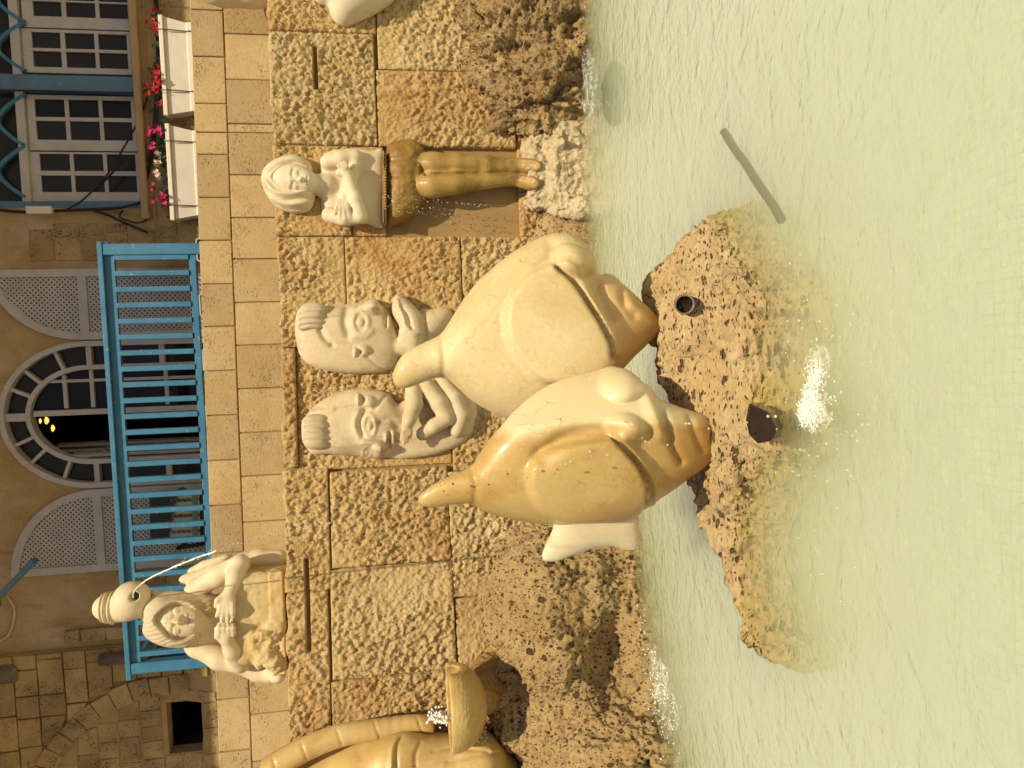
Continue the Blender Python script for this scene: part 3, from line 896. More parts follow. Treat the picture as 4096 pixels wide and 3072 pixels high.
mb = MB(); mb.box(np.array((-2.6, 5.0, WTOP-0.019))-FWL, np.array((2.9, 5.42, WTOP-0.006))-FWL)
obj('cap_stone', mb.mesh('cap_stone'), fw, MAT['ashlar'])

# ------------------------------------------------------------------ sawn ashlar wall behind it
AY = 5.45
aw = thing('ashlar_wall', 'smooth sawn stone block wall in two courses behind the fountain', 'wall', (0, AY, -0.4))
AWL = np.array(aw.location)
def aw_block(y0, y1, z0, z1):
    xa = at(900, y1, AY)[0]+0.004; xb = at(900, y0, AY)[0]-0.004
    j = rng.uniform(-0.003, 0.003)
    mb = MB(); mb.box((xa, AY+j, z0+0.004), (xb, AY+0.25, z1-0.004))
    me = mb.mesh('block'); bevel(me, 0.004)
    me.transform(Matrix.Translation(-Vector(AWL)))
    obj('block', me, aw, MAT['ashlar'])
z_mid = at(960, 1500, AY)[2]+0.02; z_top = at(815, 1500, AY)[2]
up = [-180, 42, 228, 415, 530, 618, 790, 961, 1135, 1305, 1482, 1660, 1840, 2020, 2212, 2400, 2600, 2798, 3008, 3200]
lo = [-60, 133, 316, 494, 529, 699, 871, 1037, 1211, 1383, 1558, 1735, 1910, 2095, 2290, 2480, 2680, 2869, 3060, 3240]
for a, c in zip(up[:-1], up[1:]): aw_block(a, c, z_mid, z_top)
for a, c in zip(lo[:-1], lo[1:]): aw_block(a, c, 1.98, z_mid)
for a, c in zip(up[:-1:2], up[2::2]): aw_block(a, c, 1.6, 1.98)
mb = MB(); mb.box(np.array((-2.9, AY+0.012, -0.4))-AWL, np.array((3.1, AY+0.24, z_top-0.03))-AWL)
obj('core', mb.mesh('core'), aw, MAT['joint'])

# ------------------------------------------------------------------ rocks
def rockify(big=0.05, pits=0.02, pit_scale=26, seed=0, fine=0.006, stretch=(1, 1, 1), ridge=0.0, crag=0.0):
    st = np.array(stretch)
    def disp(P, N):
        q = P*st
        d = big*fbm(q*4.5+seed, seed, 4)+fine*fbm(q*45, seed+3, 3)
        f1, f2 = worley(q*pit_scale+fbm(q*12, seed+1, 2)[:, None]*0.4, seed)
        m = np.clip(fbm(q*6, seed+9, 2)+0.55, 0, 1)
        d = d-pits*np.clip(1-f1/0.42, 0, 1)**0.7*m
        if crag:
            d = d+crag*facets(q*np.array([6.0, 6.0, 4.0])+fbm(q*5, seed+33, 2)[:, None]*0.25, seed+7)+crag*0.45*facets(q*np.array([15.0, 15.0, 9.0]), seed+8)+crag*0.2*facets(q*34, seed+9)
        if ridge:
            d = d+ridge*np.abs(fbm(q*np.array([14, 14, 4.0]), seed+21, 3))
        return N*d[:, None]
    return disp
def rock(name, label, mat, forms, lo, hi, h, disp, base):
    t = thing(name, label, 'rock', base)
    V = Vol(lo, hi, h)
    for f in forms: f(V)
    V.build('stone_mass', mat, t, disp)
    return t
# left boulder, full of holes
rock('pitted_boulder', 'brown boulder full of small holes at the foot of the wall below the seated woman', MAT['rock'], [
    lambda V: V.ell((-1.35, 4.45, 0.25), (0.52, 0.50, 0.52), 0.08),
    lambda V: V.ell((-1.15, 4.35, 0.15), (0.40, 0.50, 0.50), 0.12),
    lambda V: V.ell((-1.62, 4.2, 0.02), (0.45, 0.50, 0.42), 0.12),
    lambda V: V.box((-2.0, 4.1, -0.34), (-0.62, 4.9, 0.12), 0.12, 0.15),
    lambda V: V.ell((-1.30, 4.12, 0.46), (0.42, 0.30, 0.20), 0.12),
    lambda V: V.ell((-1.52, 3.70, 0.16), (0.34, 0.30, 0.17), 0.06, True),
    lambda V: V.ell((-1.05, 3.78, 0.10), (0.16, 0.16, 0.10), 0.06, True)],
    (-2.15, 3.55, -0.36), (-0.5, 5.0, 0.95), 0.0095, rockify(0.045, 0.036, 30, 3, 0.010, ridge=0.012, crag=0.03), (-1.35, 4.3, -0.34))
rock('pitted_boulder', 'low brown pitted boulder below the ram head spout', MAT['rock'], [
    lambda V: V.ell((-2.2, 3.95, 0.02), (0.46, 0.50, 0.44), 0.08),
    lambda V: V.ell((-2.5, 4.2, 0.2), (0.5, 0.5, 0.4), 0.08),
    lambda V: V.ell((-1.98, 4.35, 0.12), (0.36, 0.4, 0.42), 0.12),
    lambda V: V.ell((-1.95, 4.52, 0.42), (0.36, 0.26, 0.36), 0.12),
    lambda V: V.box((-2.9, 4.3, -0.34), (-1.7, 4.7, 0.5), 0.1, 0.1)],
    (-3.0, 3.35, -0.36), (-1.55, 4.85, 0.92), 0.0095, rockify(0.045, 0.036, 30, 5, 0.010, ridge=0.012, crag=0.03), (-2.2, 4.0, -0.34))
# right boulder
rock('weathered_boulder', 'dark weathered craggy boulder under the wall beside the pale plinth', MAT['rock_dark'], [
    lambda V: V.ell((2.35, 4.95, 0.15), (0.72, 0.34, 0.55), 0.1),
    lambda V: V.ell((2.0, 4.9, 0.12), (0.42, 0.27, 0.42), 0.1),
    lambda V: V.ell((2.5, 4.85, -0.02), (0.6, 0.30, 0.40), 0.1),
    lambda V: V.box((1.5, 4.78, -0.34), (3.0, 5.0, 0.05), 0.06, 0.1)],
    (1.35, 4.4, -0.36), (3.05, 5.1, 0.85), 0.012, rockify(0.045, 0.03, 22, 11, 0.012, ridge=0.03, crag=0.085), (2.2, 4.8, -0.34))
# plinth under the girl
rock('rock_plinth', 'pale chipped rock plinth under the feet of the standing girl', MAT['rock_pale'], [
    lambda V: V.box((1.08, 4.66, -0.34), (1.72, 5.0, 0.20), 0.05, 0.05),
    lambda V: V.box((1.18, 4.74, -0.1), (1.66, 5.0, 0.34), 0.06, 0.1)],
    (0.95, 4.4, -0.36), (1.85, 5.05, 0.42), 0.010, rockify(0.02, 0.01, 20, 21, 0.009, crag=0.04), (1.4, 4.8, -0.34))
rock('low_rock', 'low brown pitted ledge of rock between plinth and the fish', MAT['rock'], [
    lambda V: V.box((-0.9, 4.75, -0.34), (1.12, 5.0, 0.26), 0.08, 0.1),
    lambda V: V.ell((0.75, 4.85, 0.05), (0.4, 0.2, 0.28), 0.1)],
    (-1.0, 4.5, -0.36), (1.2, 5.05, 0.5), 0.014, rockify(0.03, 0.016, 22, 31, 0.007), (0.1, 4.85, -0.34))
# the island rock in the pool
ISL = poly_smooth([(0.60, 2.88), (0.54, 2.66), (0.42, 2.54), (0.24, 2.40), (-0.09, 2.37), (-0.30, 2.46), (-0.50, 2.62), (-0.72, 2.63), (-0.97, 2.49),
                   (-0.90, 2.56), (-0.72, 2.70), (-0.52, 2.84), (-0.25, 2.98), (0.05, 3.10), (0.30, 3.16), (0.52, 3.06)])
def island_z(x, y):
    d, ins, _ = seg_dist(x, y, ISL, True)
    z = np.where(ins, 0.165*(1-np.exp(-d/0.10)), -3.6*d)
    far = np.clip((y-2.62)/0.5, 0, 1)
    return z+0.05*far*np.clip(d*ins/0.1, 0, 1)+0.01*np.clip((-x-0.3)/0.5, 0, 1)*ins-0.04*np.clip((x-0.3)/0.25, 0, 1)*ins
def island_forms(V):
    X2, Y2 = np.meshgrid(V.ax[0], V.ax[1], indexing='ij')
    q = np.stack([X2.ravel(), Y2.ravel(), X2.ravel()*0], 1)
    w = fbm(q*5, 77, 3)*0.035
    zt = island_z(q[:, 0]+w, q[:, 1]+fbm(q*5, 78, 3)*0.03).reshape(X2.shape)
    zt = zt+0.02*fbm(q*3.5, 79, 3).reshape(X2.shape)*np.clip(zt/0.1+0.4, 0, 1)
    V.D = (V.ax[2][None, None, :]-zt[:, :, None])*0.8
rock('island_rock', 'sun-bleached pitted rock islet in the pool carrying both fish', MAT['island'], [island_forms],
     (-1.3, 1.9, -0.33), (0.95, 3.5, 0.32), 0.0085, rockify(0.012, 0.018, 40, 41, 0.007, (0.6, 1.4, 1.2), 0.012, crag=0.035), (-0.1, 2.65, -0.34))
# ------------------------------------------------------------------ sculptures
def polyY(px, Y):
    return [tuple(at(x, y, Y)[[0, 2]]) for x, y in px]
def polyW(px):
    return [tuple(atw(x, y)[[0, 2]]) for x, y in px]
def zoomer(x0, y0, s):
    def z(pts): return [(x0+a/s, y0+c/s) for a, c in pts]
    return z

# ---- the two fish
zf = zoomer(1500, 850, 1.144)
FY1, FY2 = 2.95, 2.62
f1 = thing('fish_sculpture', 'cream stone fish standing on its mouth, tail up, without a side fin', 'sculpture', tuple(at(2640, 1310, FY1)))
P1 = zf([(88, 790), (80, 740), (130, 650), (225, 600), (300, 565), (350, 500), (420, 390), (520, 280), (680, 160), (830, 104), (920, 130), (975, 180), (1000, 250), (1010, 300),
         (1070, 285), (1115, 330), (1160, 365), (1220, 420), (1275, 470), (1326, 520), (1290, 560), (1240, 600), (1180, 660), (1110, 730), (1000, 850), (860, 940), (720, 965), (590, 930),
         (470, 870), (380, 790), (320, 745), (230, 770), (140, 805)])
x0 = at(2130, 1310, FY1)[0]
V = Vol((-0.5, 2.5, 0.05), (0.95, 3.4, 1.45), 0.0105)
V.puff(polyY(P1, FY1), FY1, 0.62, 0.55, tilt=lambda X, Z: 0.05*(x0-X), cap=0.33)
disc1 = zf([(600, 430), (640, 350), (710, 280), (800, 238), (850, 250), (930, 330), (1020, 460), (1075, 580), (1090, 690), (1060, 730), (960, 770), (860, 785), (760, 770), (680, 700), (620, 620), (595, 520)])
lip1 = zf([(825, 255), (900, 320), (975, 430), (1030, 520), (1068, 600), (1080, 670)])
rel1 = [r_plate(disc1, 0.056, 11), r_line(lip1, 10, -0.062), r_line(zf([(850, 240), (935, 310), (1010, 420), (1075, 540), (1105, 640)]), 16, 0.034),
        r_ell(zf([(905, 220)])[0], (90, 62), 0.075, 0.5, 0.8), r_line(zf([(760, 250), (830, 190), (800, 140)]), 26, -0.014),
        r_line(zf([(1010, 300), (1030, 400), (1085, 480)]), 26, -0.03), r_line(zf([(1130, 365), (1150, 430), (1190, 470)]), 14, -0.012),
        r_line(zf([(1170, 430), (1240, 470), (1300, 520)]), 22, 0.014), r_line(zf([(300, 560), (318, 650), (315, 750)]), 14, -0.012)]
V.build('body', MAT['fish'], f1, relief(rel1))

f2 = thing('fish_sculpture', 'cream stone fish standing on its mouth, amber-stained wet flank and two-pronged side fin', 'sculpture', tuple(at(2865, 1770, FY2-0.06)))
P2 = zf([(192, 1340), (200, 1305), (250, 1265), (340, 1215), (440, 1175), (475, 1130), (530, 1040), (600, 960), (700, 870), (830, 790), (960, 750), (1060, 725), (1130, 704), (1200, 735),
         (1225, 775), (1275, 800), (1300, 860), (1350, 880), (1420, 905), (1500, 930), (1565, 960), (1588, 1010), (1580, 1080), (1545, 1150), (1480, 1200), (1430, 1235), (1350, 1300), (1280, 1345),
         (1200, 1395), (1100, 1425), (950, 1440), (800, 1438), (680, 1425), (560, 1395), (500, 1370), (455, 1338), (380, 1345), (290, 1358), (220, 1362)])
xc2 = at(2300, 1800, FY2)[0]
def tilt2(X, Z):
    s = X-xc2
    return np.where(s < 0.10, -0.42*(s-0.10), 0.9*(s-0.10)**1.0)*0.75-0.02
V = Vol((-0.85, 2.05, 0.02), (0.35, 3.1, 1.35), 0.0105)
V.puff(polyY(P2, FY2), FY2, 0.60, 0.5, tilt=tilt2, cap=0.30)
disc2 = zf([(700, 1190), (730, 1130), (800, 1085), (900, 1060), (1000, 1045), (1085, 1040), (1150, 1100), (1210, 1180), (1245, 1270), (1235, 1350), (1200, 1395), (1100, 1410), (950, 1415), (840, 1412), (760, 1370), (710, 1290)])
lip2 = zf([(1092, 1045), (1150, 1105), (1200, 1170), (1232, 1250), (1230, 1330), (1195, 1395)])
rel2 = [r_plate(disc2, 0.052, 10), r_line(lip2, 8, -0.048), r_line(zf([(1110, 1030), (1180, 1100), (1240, 1180), (1275, 1260), (1262, 1340)]), 15, 0.03),
        r_line(zf([(760, 1110), (860, 1040), (980, 1000), (1090, 1000)]), 34, -0.03), r_ell(zf([(1150, 985)])[0], (85, 60), 0.05, 0.3, 0.8),
        r_ell(zf([(1130, 780)])[0], (95, 80), 0.06, 0.0, 0.8), r_line(zf([(1290, 860), (1330, 960), (1360, 1060), (1400, 1140)]), 13, -0.028),
        r_line(zf([(1225, 800), (1270, 920), (1300, 1020)]), 26, 0.022), r_line(zf([(1440, 935), (1470, 1020), (1500, 1090)]), 14, -0.010), r_ell(zf([(1575, 1030)])[0], (34, 60), -0.05),
        r_line(zf([(445, 1170), (462, 1250), (458, 1335)]), 13, -0.012)]
V.build('body', MAT['fish_wet'], f2, relief(rel2))
V = Vol((-1.05, 2.4, 0.2), (-0.35, 3.1, 0.95), 0.009)
fin = zf([(830, 1380), (818, 1440), (790, 1510), (766, 1580), (775, 1600), (830, 1600), (890, 1575), (950, 1550), (1010, 1530), (1070, 1520), (1130, 1535), (1180, 1550), (1212, 1540), (1212, 1490), (1195, 1420), (1180, 1370), (1000, 1370)])
V.puff(polyY(fin, FY2+0.12), FY2+0.12, 0.42, 0.42, tilt=lambda X, Z: -0.25*(X+0.6))
V.build('side_fin', MAT['marble'], f2)

# ---- seated woman with a jar on the wall top
zw = zoomer(350, 2150, 2.552)
WY = 4.97
wm = thing('stone_woman', 'white stone woman with long hair leaning on folded arms, jar spouting water on her head', 'sculpture', tuple(at(1147, 2470, WY)))
def W(a, c, dy=0.0):
    (x, y), = zw([(a, c)])
    return at(x, y, WY+dy)
kp = 1/(2.552*590.0)        # zoomed pixel to metre
V = Vol((-2.02, 4.55, 1.93), (-0.92, 5.42, 2.95), 0.0078)
V.chain([W(1120, 1090, 0.05), W(1130, 830, 0.08), W(1110, 560, 0.07)], [120*kp, 150*kp, 115*kp], 0.04)
V.cap(W(1250, 830, 0.12), W(1750, 830, 0.16), 230*kp, 300*kp, 0.06)
V.cap(W(1180, 860, 0.03), W(1080, 850, 0.0), 95*kp, 90*kp, 0.04)
V.ell(W(925, 850, -0.03), (185*kp, 0.115, 245*kp), 0.03)
V.ell(W(1080, 850, -0.05), (110*kp, 0.08, 95*kp), 0.04)
V.chain([W(1150, 1120, 0.02), W(1350, 1230, -0.02), W(1560, 1290, -0.05)], [105*kp, 105*kp, 88*kp], 0.03)       # arm
V.chain([W(1555, 1270, -0.07), W(1480, 1150, -0.13), W(1420, 1040, -0.165)], [88*kp, 80*kp, 62*kp], 0.025)
V.ell(W(1405, 990, -0.175), (70*kp, 0.03, 75*kp), 0.02)
for i, a in enumerate((1345, 1392, 1440, 1486)):
    V.chain([W(a+6, 985, -0.185), W(a, 925, -0.205), W(a-2, 890, -0.18)], [26*kp, 24*kp, 21*kp], 0.005)
V.chain([W(1390, 1060, -0.18), W(1325, 1010, -0.19), W(1318, 930, -0.18)], [32*kp, 26*kp, 22*kp], 0.008)
V.chain([W(1120, 520, 0.04), W(1350, 380, 0.0), W(1560, 265, -0.04)], [95*kp, 100*kp, 85*kp], 0.03)             # other arm
V.chain([W(1560, 275, -0.06), W(1510, 400, -0.11), W(1460, 545, -0.155)], [88*kp, 82*kp, 60*kp], 0.025)
V.ell(W(1425, 640, -0.175), (85*kp, 0.03, 75*kp), 0.02)
for a0, a, c in ((1370, 1322, 800), (1405, 1372, 850), (1440, 1430, 850), (1478, 1486, 815)):
    V.chain([W(a0, 665, -0.185), W((a0+a)/2, 760, -0.2), W(a, c, -0.185)], [30*kp, 27*kp, 20*kp], 0.005)
V.chain([W(1400, 590, -0.175), W(1330, 640, -0.19), W(1312, 700, -0.185)], [34*kp, 28*kp, 22*kp], 0.008)
V.chain([W(1000, 440, 0.12), W(1200, 400, 0.12), W(1400, 300, 0.1)], [62*kp, 85*kp, 80*kp], 0.012)                # folded limb behind
V.chain([W(1070, 350, 0.16), W(1200, 290, 0.16), W(1420, 230, 0.14)], [45*kp, 55*kp, 60*kp], 0.008)
V.chain([W(1620, 1240, 0.1), W(1760, 1330, 0.08), W(1880, 1375, 0.04)], [160*kp, 125*kp, 105*kp], 0.03)           # knee and foot
V.chain([W(1880, 1375, 0.0), W(1935, 1405, -0.06), W(1955, 1415, -0.12)], [80*kp, 72*kp, 58*kp], 0.02)
V.chain([W(1600, 260, 0.12), W(1760, 215, 0.12), W(1960, 220, 0.1)], [110*kp, 90*kp, 90*kp], 0.03)
fr_ = [r_ell(zw([(890, 745)])[0], (26, 38), -0.014, 0.0), r_ell(zw([(890, 950)])[0], (26, 38), -0.014, 0.0), r_ell(zw([(905, 740)])[0], (15, 24), 0.022, 0.0), r_ell(zw([(905, 958)])[0], (16, 26), 0.022, 0.0),
       r_line(zw([(905, 690), (912, 735), (915, 775)]), 3.5, -0.008), r_line(zw([(905, 905), (912, 960), (918, 1010)]), 3.5, -0.008),
       r_line(zw([(860, 690), (845, 735), (860, 800)]), 8, 0.009), r_line(zw([(860, 1020), (845, 962), (860, 890)]), 8, 0.009),
       r_line(zw([(800, 845), (880, 845), (955, 843)]), 11, 0.02), r_ell(zw([(935, 842)])[0], (24, 22), 0.032), r_ell(zw([(955, 842)])[0], (9, 26), 0.008),
       r_line(zw([(1033, 780), (1027, 835), (1033, 890)]), 3.0, -0.012), r_line(zw([(1015, 795), (1012, 835), (1015, 875)]), 5, 0.008), r_line(zw([(1050, 800), (1053, 835), (1050, 870)]), 6, 0.008),
       r_ell(zw([(1110, 840)])[0], (22, 34), 0.014)]
V.build('body', MAT['marble'], wm, relief(fr_))
V = Vol((-1.72, 4.6, 2.2), (-1.15, 5.35, 3.05), 0.0075)
V.puff(polyY(zw([(578, 930), (600, 800), (600, 680), (660, 620), (760, 590), (900, 590), (1040, 600), (1150, 640), (1160, 760), (1175, 900), (1150, 1040), (1080, 1100), (950, 1105), (800, 1090), (680, 1040), (600, 980)]), WY-0.02), WY-0.02, 1.05, 0.9, cap=0.16)
V.puff(polyY(zw([(690, 830), (760, 740), (860, 672), (960, 668), (1060, 700), (1130, 780), (1230, 850), (1140, 950), (1060, 1010), (950, 1035), (860, 1005), (780, 920)]), WY-0.12), WY-0.12, 2.5, 0.6, k=0.012, sub=True)
V.puff(polyY(zw([(640, 540), (760, 545), (1000, 560), (1280, 600), (1320, 700), (1310, 800), (1200, 800), (1080, 720), (900, 620), (700, 600)]), WY+0.0), WY+0.0, 0.7, 1.2, k=0.03)
strand = lambda P, N: -np.stack([P[:, 0]*0, 0.008*np.abs(np.sin((P[:, 0]*1.0+0.25*P[:, 2])*110+3*fbm(P*6, 2, 2))), P[:, 0]*0], 1)*np.clip(-N[:, 1:2], 0, 1)
V.build('hair', MAT['hair'], wm, strand)
V = Vol((-1.52, 4.7, 2.8), (-1.1, 5.3, 3.25), 0.0072)
V.ell(W(455, 635, -0.02), (172*kp, 0.11, 172*kp), 0.02)
V.cap(W(400, 690, 0.015), W(300, 712, 0.03), 152*kp, 140*kp, 0.012)
for a_, r_, h_ in ((262, 160, 26), (205, 150, 30), (165, 142, 22)):
    V.ell(W(a_, 715, 0.03), (r_*kp, r_*kp, h_*kp), 0.003)
V.cap(W(270, 715, 0.03), W(190, 715, 0.03), 118*kp, 118*kp, 0.006)
V.cap(W(560, 700, 0.03), W(660, 760, 0.06), 90*kp, 110*kp, 0.04)
hole = W(470, 612, -0.12)
V.cap(hole, hole+np.array([0, 0.09, 0]), 0.026, 0.022, 0.006, sub=True)
jar = V.build('jar', MAT['marble'], wm)
mb = MB(); mb.tube([hole+np.array([0, 0.075, 0]), hole+np.array([0, 0.03, -0.002])], 0.016, 10)
me = mb.mesh('spout', True); me.transform(Matrix.Translation(-Vector(wm.location)))
so = obj('spout', me, jar, MAT['dark_fit'])
V = Vol((-2.0, 4.55, 1.9), (-0.95, 5.4, 2.35), 0.0085)
V.box(tuple(np.minimum(W(2030, 1300, -0.15), W(1600, 190, -0.15))), tuple(np.maximum(W(2030, 1300, 0.4), W(1600, 190, 0.4))), 0.06)
V.chain([W(1740, 1060, -0.12), W(1850, 1200, -0.13), W(1960, 1290, -0.12)], [70*kp, 90*kp, 80*kp], 0.04)
V.chain([W(1700, 1000, -0.14), W(1860, 980, -0.14), W(1950, 900, -0.13)], [40*kp, 80*kp, 80*kp], 0.03)
V.ell(W(1650, 850, 0.05), (420*kp, 0.16, 120*kp), 0.08)
V.box(tuple(np.minimum(W(2034, 1400, -0.16), W(1990, 160, -0.16))), tuple(np.maximum(W(2034, 1400, 0.4), W(1990, 160, 0.4))), 0.008)
lw = WTOP+0.001
def base_disp(P, N):
    px, py = proj(P)
    rough = np.clip((py-2480)/40+1.2*fbm(P*5, 6, 2), 0, 1)*np.clip((px-990)/40, 0, 1)
    q = fbm(P*18, 4, 4)*0.022+fbm(P*50, 8, 3)*0.009+0.012*np.clip(0.5-worley(P*26, 3)[0], 0, 1)
    out = N*(q*rough+0.006*fbm(P*20, 2, 3))[:, None]
    out[:, 2] = np.where(P[:, 2] < lw+0.03, np.maximum(out[:, 2], 0), out[:, 2])
    return out
V.build('rough_base', MAT['base'], wm, base_disp)

# ---- standing girl in relief
zg = zoomer(1000, 500, 1.6385)
def G(a, c, dy=0.0):
    (x, y), = zg([(a, c)])
    return atw(x, y, dy)
kg = 1/(1.6385*600.0)
gl_ = thing('stone_girl', 'stone relief of a standing girl with crossed arms, pale above and stained gold below', 'sculpture', tuple(G(1900, 330, -0.05)))
V = Vol((1.05, 4.6, 1.15), (1.75, 5.0, 2.1), 0.0072)
V.puff(polyW(zg([(460, 340), (480, 210), (560, 170), (700, 160), (800, 175), (880, 190), (880, 650), (770, 645), (600, 625), (490, 590), (465, 470)])), lambda X, Z: wallY(X)-0.0, 0.5, 0.3, cap=0.14)
V.cap(G(400, 385, -0.06), G(500, 400, -0.03), 62*kg, 75*kg, 0.03)
V.ell(G(285, 365, -0.08), (100*kg, 0.085, 135*kg), 0.02)
V.ell(G(370, 375, -0.105), (60*kg, 0.06, 55*kg), 0.03)
V.chain([G(515, 245, -0.06), G(600, 225, -0.08), G(690, 205, -0.08)], [52*kg, 50*kg, 42*kg], 0.02)
V.chain([G(690, 215, -0.08), G(680, 330, -0.07), G(620, 480, -0.09)], [42*kg, 44*kg, 40*kg], 0.015)
for i, (a, c) in enumerate(((560, 575), (590, 600), (622, 612), (652, 600))):
    V.chain([G(582+i*16, 500, -0.12), G((575+i*18+a)/2, 545, -0.14), G(a, c, -0.125)], [17*kg, 16*kg, 12*kg], 0.004)
V.chain([G(520, 590, -0.05), G(620, 612, -0.08), G(725, 600, -0.09)], [48*kg, 48*kg, 44*kg], 0.015)
V.chain([G(722, 595, -0.1), G(690, 480, -0.125), G(640, 330, -0.14)], [46*kg, 42*kg, 36*kg], 0.012)
V.ell(G(615, 290, -0.15), (42*kg, 0.03, 32*kg), 0.015)
for i, (a, c) in enumerate(((580, 262), (598, 248), (616, 240), (634, 245))):
    V.chain([G(a+8, 295, -0.155), G(a, 270, -0.17), G(a-2, c, -0.155)], [11*kg, 11*kg, 9*kg], 0.003)
V.chain([G(600, 330, -0.15), G(578, 320, -0.155), G(572, 300, -0.15)], [14*kg, 12*kg, 9*kg], 0.004)
fg = [r_ell(zg([(285, 316)])[0], (20, 26), -0.012), r_ell(zg([(285, 410)])[0], (20, 26), -0.012), r_ell(zg([(295, 318)])[0], (13, 20), 0.022), r_ell(zg([(295, 408)])[0], (13, 20), 0.022),
      r_ell(zg([(296, 318)])[0], (8, 14), -0.011), r_ell(zg([(296, 408)])[0], (8, 14), -0.011), r_ell(zg([(296, 318)])[0], (6, 6), 0.008), r_ell(zg([(296, 408)])[0], (6, 6), 0.008),
      r_line(zg([(268, 290), (260, 320), (268, 345)]), 6, 0.007), r_line(zg([(268, 385), (260, 410), (268, 440)]), 6, 0.007),
      r_line(zg([(262, 362), (310, 362), (340, 361)]), 7, 0.014), r_ell(zg([(334, 361)])[0], (13, 13), 0.02),
      r_line(zg([(375, 335), (371, 362), (375, 392)]), 2.4, -0.008), r_line(zg([(366, 340), (363, 362), (366, 388)]), 4, 0.006), r_line(zg([(385, 345), (387, 362), (385, 382)]), 4.5, 0.007)]
V.build('body', MAT['marble'], gl_, relief(fg))
V = Vol((1.05, 4.6, 1.62), (1.78, 5.05, 2.12), 0.007)
V.puff(polyW(zg([(84, 370), (100, 300), (160, 250), (230, 220), (295, 210), (360, 235), (400, 270), (410, 320), (415, 400), (425, 470), (415, 530), (380, 570), (300, 582), (210, 560), (140, 500), (105, 440)])), lambda X, Z: wallY(X)-0.03, 0.9, 0.5, cap=0.14)
V.puff(polyW(zg([(135, 372), (185, 318), (240, 285), (310, 268), (375, 282), (430, 330), (440, 420), (385, 440), (310, 446), (230, 436), (180, 410)])), lambda X, Z: wallY(X)-0.165, 0.85, 0.85, k=0.008, sub=True)
hr = [r_line(zg([(100, 370), (170, 440), (280, 450), (390, 430)]), 9, 0.02), r_line(zg([(105, 420), (200, 490), (310, 480), (410, 470)]), 8, -0.014),
      r_line(zg([(140, 480), (240, 520), (330, 515), (410, 500)]), 8, 0.010), r_line(zg([(170, 520), (250, 548), (340, 550)]), 7, -0.012), r_line(zg([(105, 330), (180, 265), (300, 235), (380, 260)]), 8, -0.012)]
V.build('hair', MAT['marble'], gl_, relief(hr))
# belt of beads
bo = MB()
a_, c_ = G(873, 185, -0.075), G(873, 652, -0.075)
bo.bar(a_, c_, 0.10, 0.010, up=(0, 0, 1))
me = bo.mesh('belt'); me.transform(Matrix.Translation(-Vector(gl_.location)))
belt = obj('belt', me, gl_, MAT['wall_wet'])
bm = bmesh.new(); bmesh.ops.create_icosphere(bm, subdivisions=2, radius=0.0105)
bead = bpy.data.meshes.new('bead'); bm.to_mesh(bead); bm.free(); bead.materials.append(MAT['leg'])
for i in range(25):
    t = i/24
    p = G(886, 195+t*450, -0.13+0.045*abs(2*t-1)**2)
    obj('bead', bead, belt, None, tuple(p-np.array(gl_.location)))
V = Vol((1.05, 4.55, 0.95), (1.85, 5.02, 1.45), 0.0075)
V.puff(polyW(zg([(893, 185), (920, 135), (1000, 106), (1080, 110), (1135, 160), (1150, 260), (1145, 400), (1140, 500), (1100, 570), (1010, 640), (940, 660), (893, 640)])), lambda X, Z: wallY(X)+0.0, 1.0, 0.3, cap=0.2)
sk = [r_line(zg([(900, 230), (1000, 215), (1120, 235)]), 14, -0.01), r_line(zg([(905, 330), (1010, 325), (1130, 330)]), 16, -0.012), r_line(zg([(905, 470), (1010, 460), (1120, 470)]), 14, -0.01),
      r_line(zg([(1118, 200), (1108, 330), (1120, 470)]), 8, 0.012)]
V.build('skirt', MAT['skirt'], gl_, relief(sk, lambda P, N: N*(0.006*fbm(P*22, 3, 3))[:, None]))
V = Vol((1.1, 4.55, 0.12), (1.75, 5.02, 1.15), 0.0078)
V.chain([G(1090, 250, -0.04), G(1200, 255, -0.08), G(1350, 254, -0.085), G(1550, 260, -0.08), G(1720, 268, -0.07), G(1800, 268, -0.08)], [70*kg, 70*kg, 66*kg, 54*kg, 44*kg, 44*kg], 0.03)
V.chain([G(1090, 400, -0.04), G(1200, 392, -0.09), G(1350, 376, -0.10), G(1550, 358, -0.09), G(1720, 352, -0.08), G(1790, 360, -0.09)], [82*kg, 84*kg, 75*kg, 56*kg, 46*kg, 46*kg], 0.018)
V.chain([G(1790, 268, -0.08), G(1850, 272, -0.12), G(1885, 274, -0.16)], [46*kg, 48*kg, 36*kg], 0.02)
V.chain([G(1780, 368, -0.09), G(1835, 378, -0.13), G(1865, 384, -0.17)], [46*kg, 48*kg, 36*kg], 0.008)
lg = [r_line(zg([(1700, 225), (1850, 232), (1905, 270), (1850, 308)]), 6, 0.010), r_line(zg([(1700, 325), (1840, 345), (1890, 385), (1840, 420), (1730, 405)]), 6, 0.010),
      r_line(zg([(1150, 320), (1400, 312), (1700, 312), (1880, 325)]), 6, -0.034)]
V.build('legs', MAT['leg'], gl_, relief(lg))

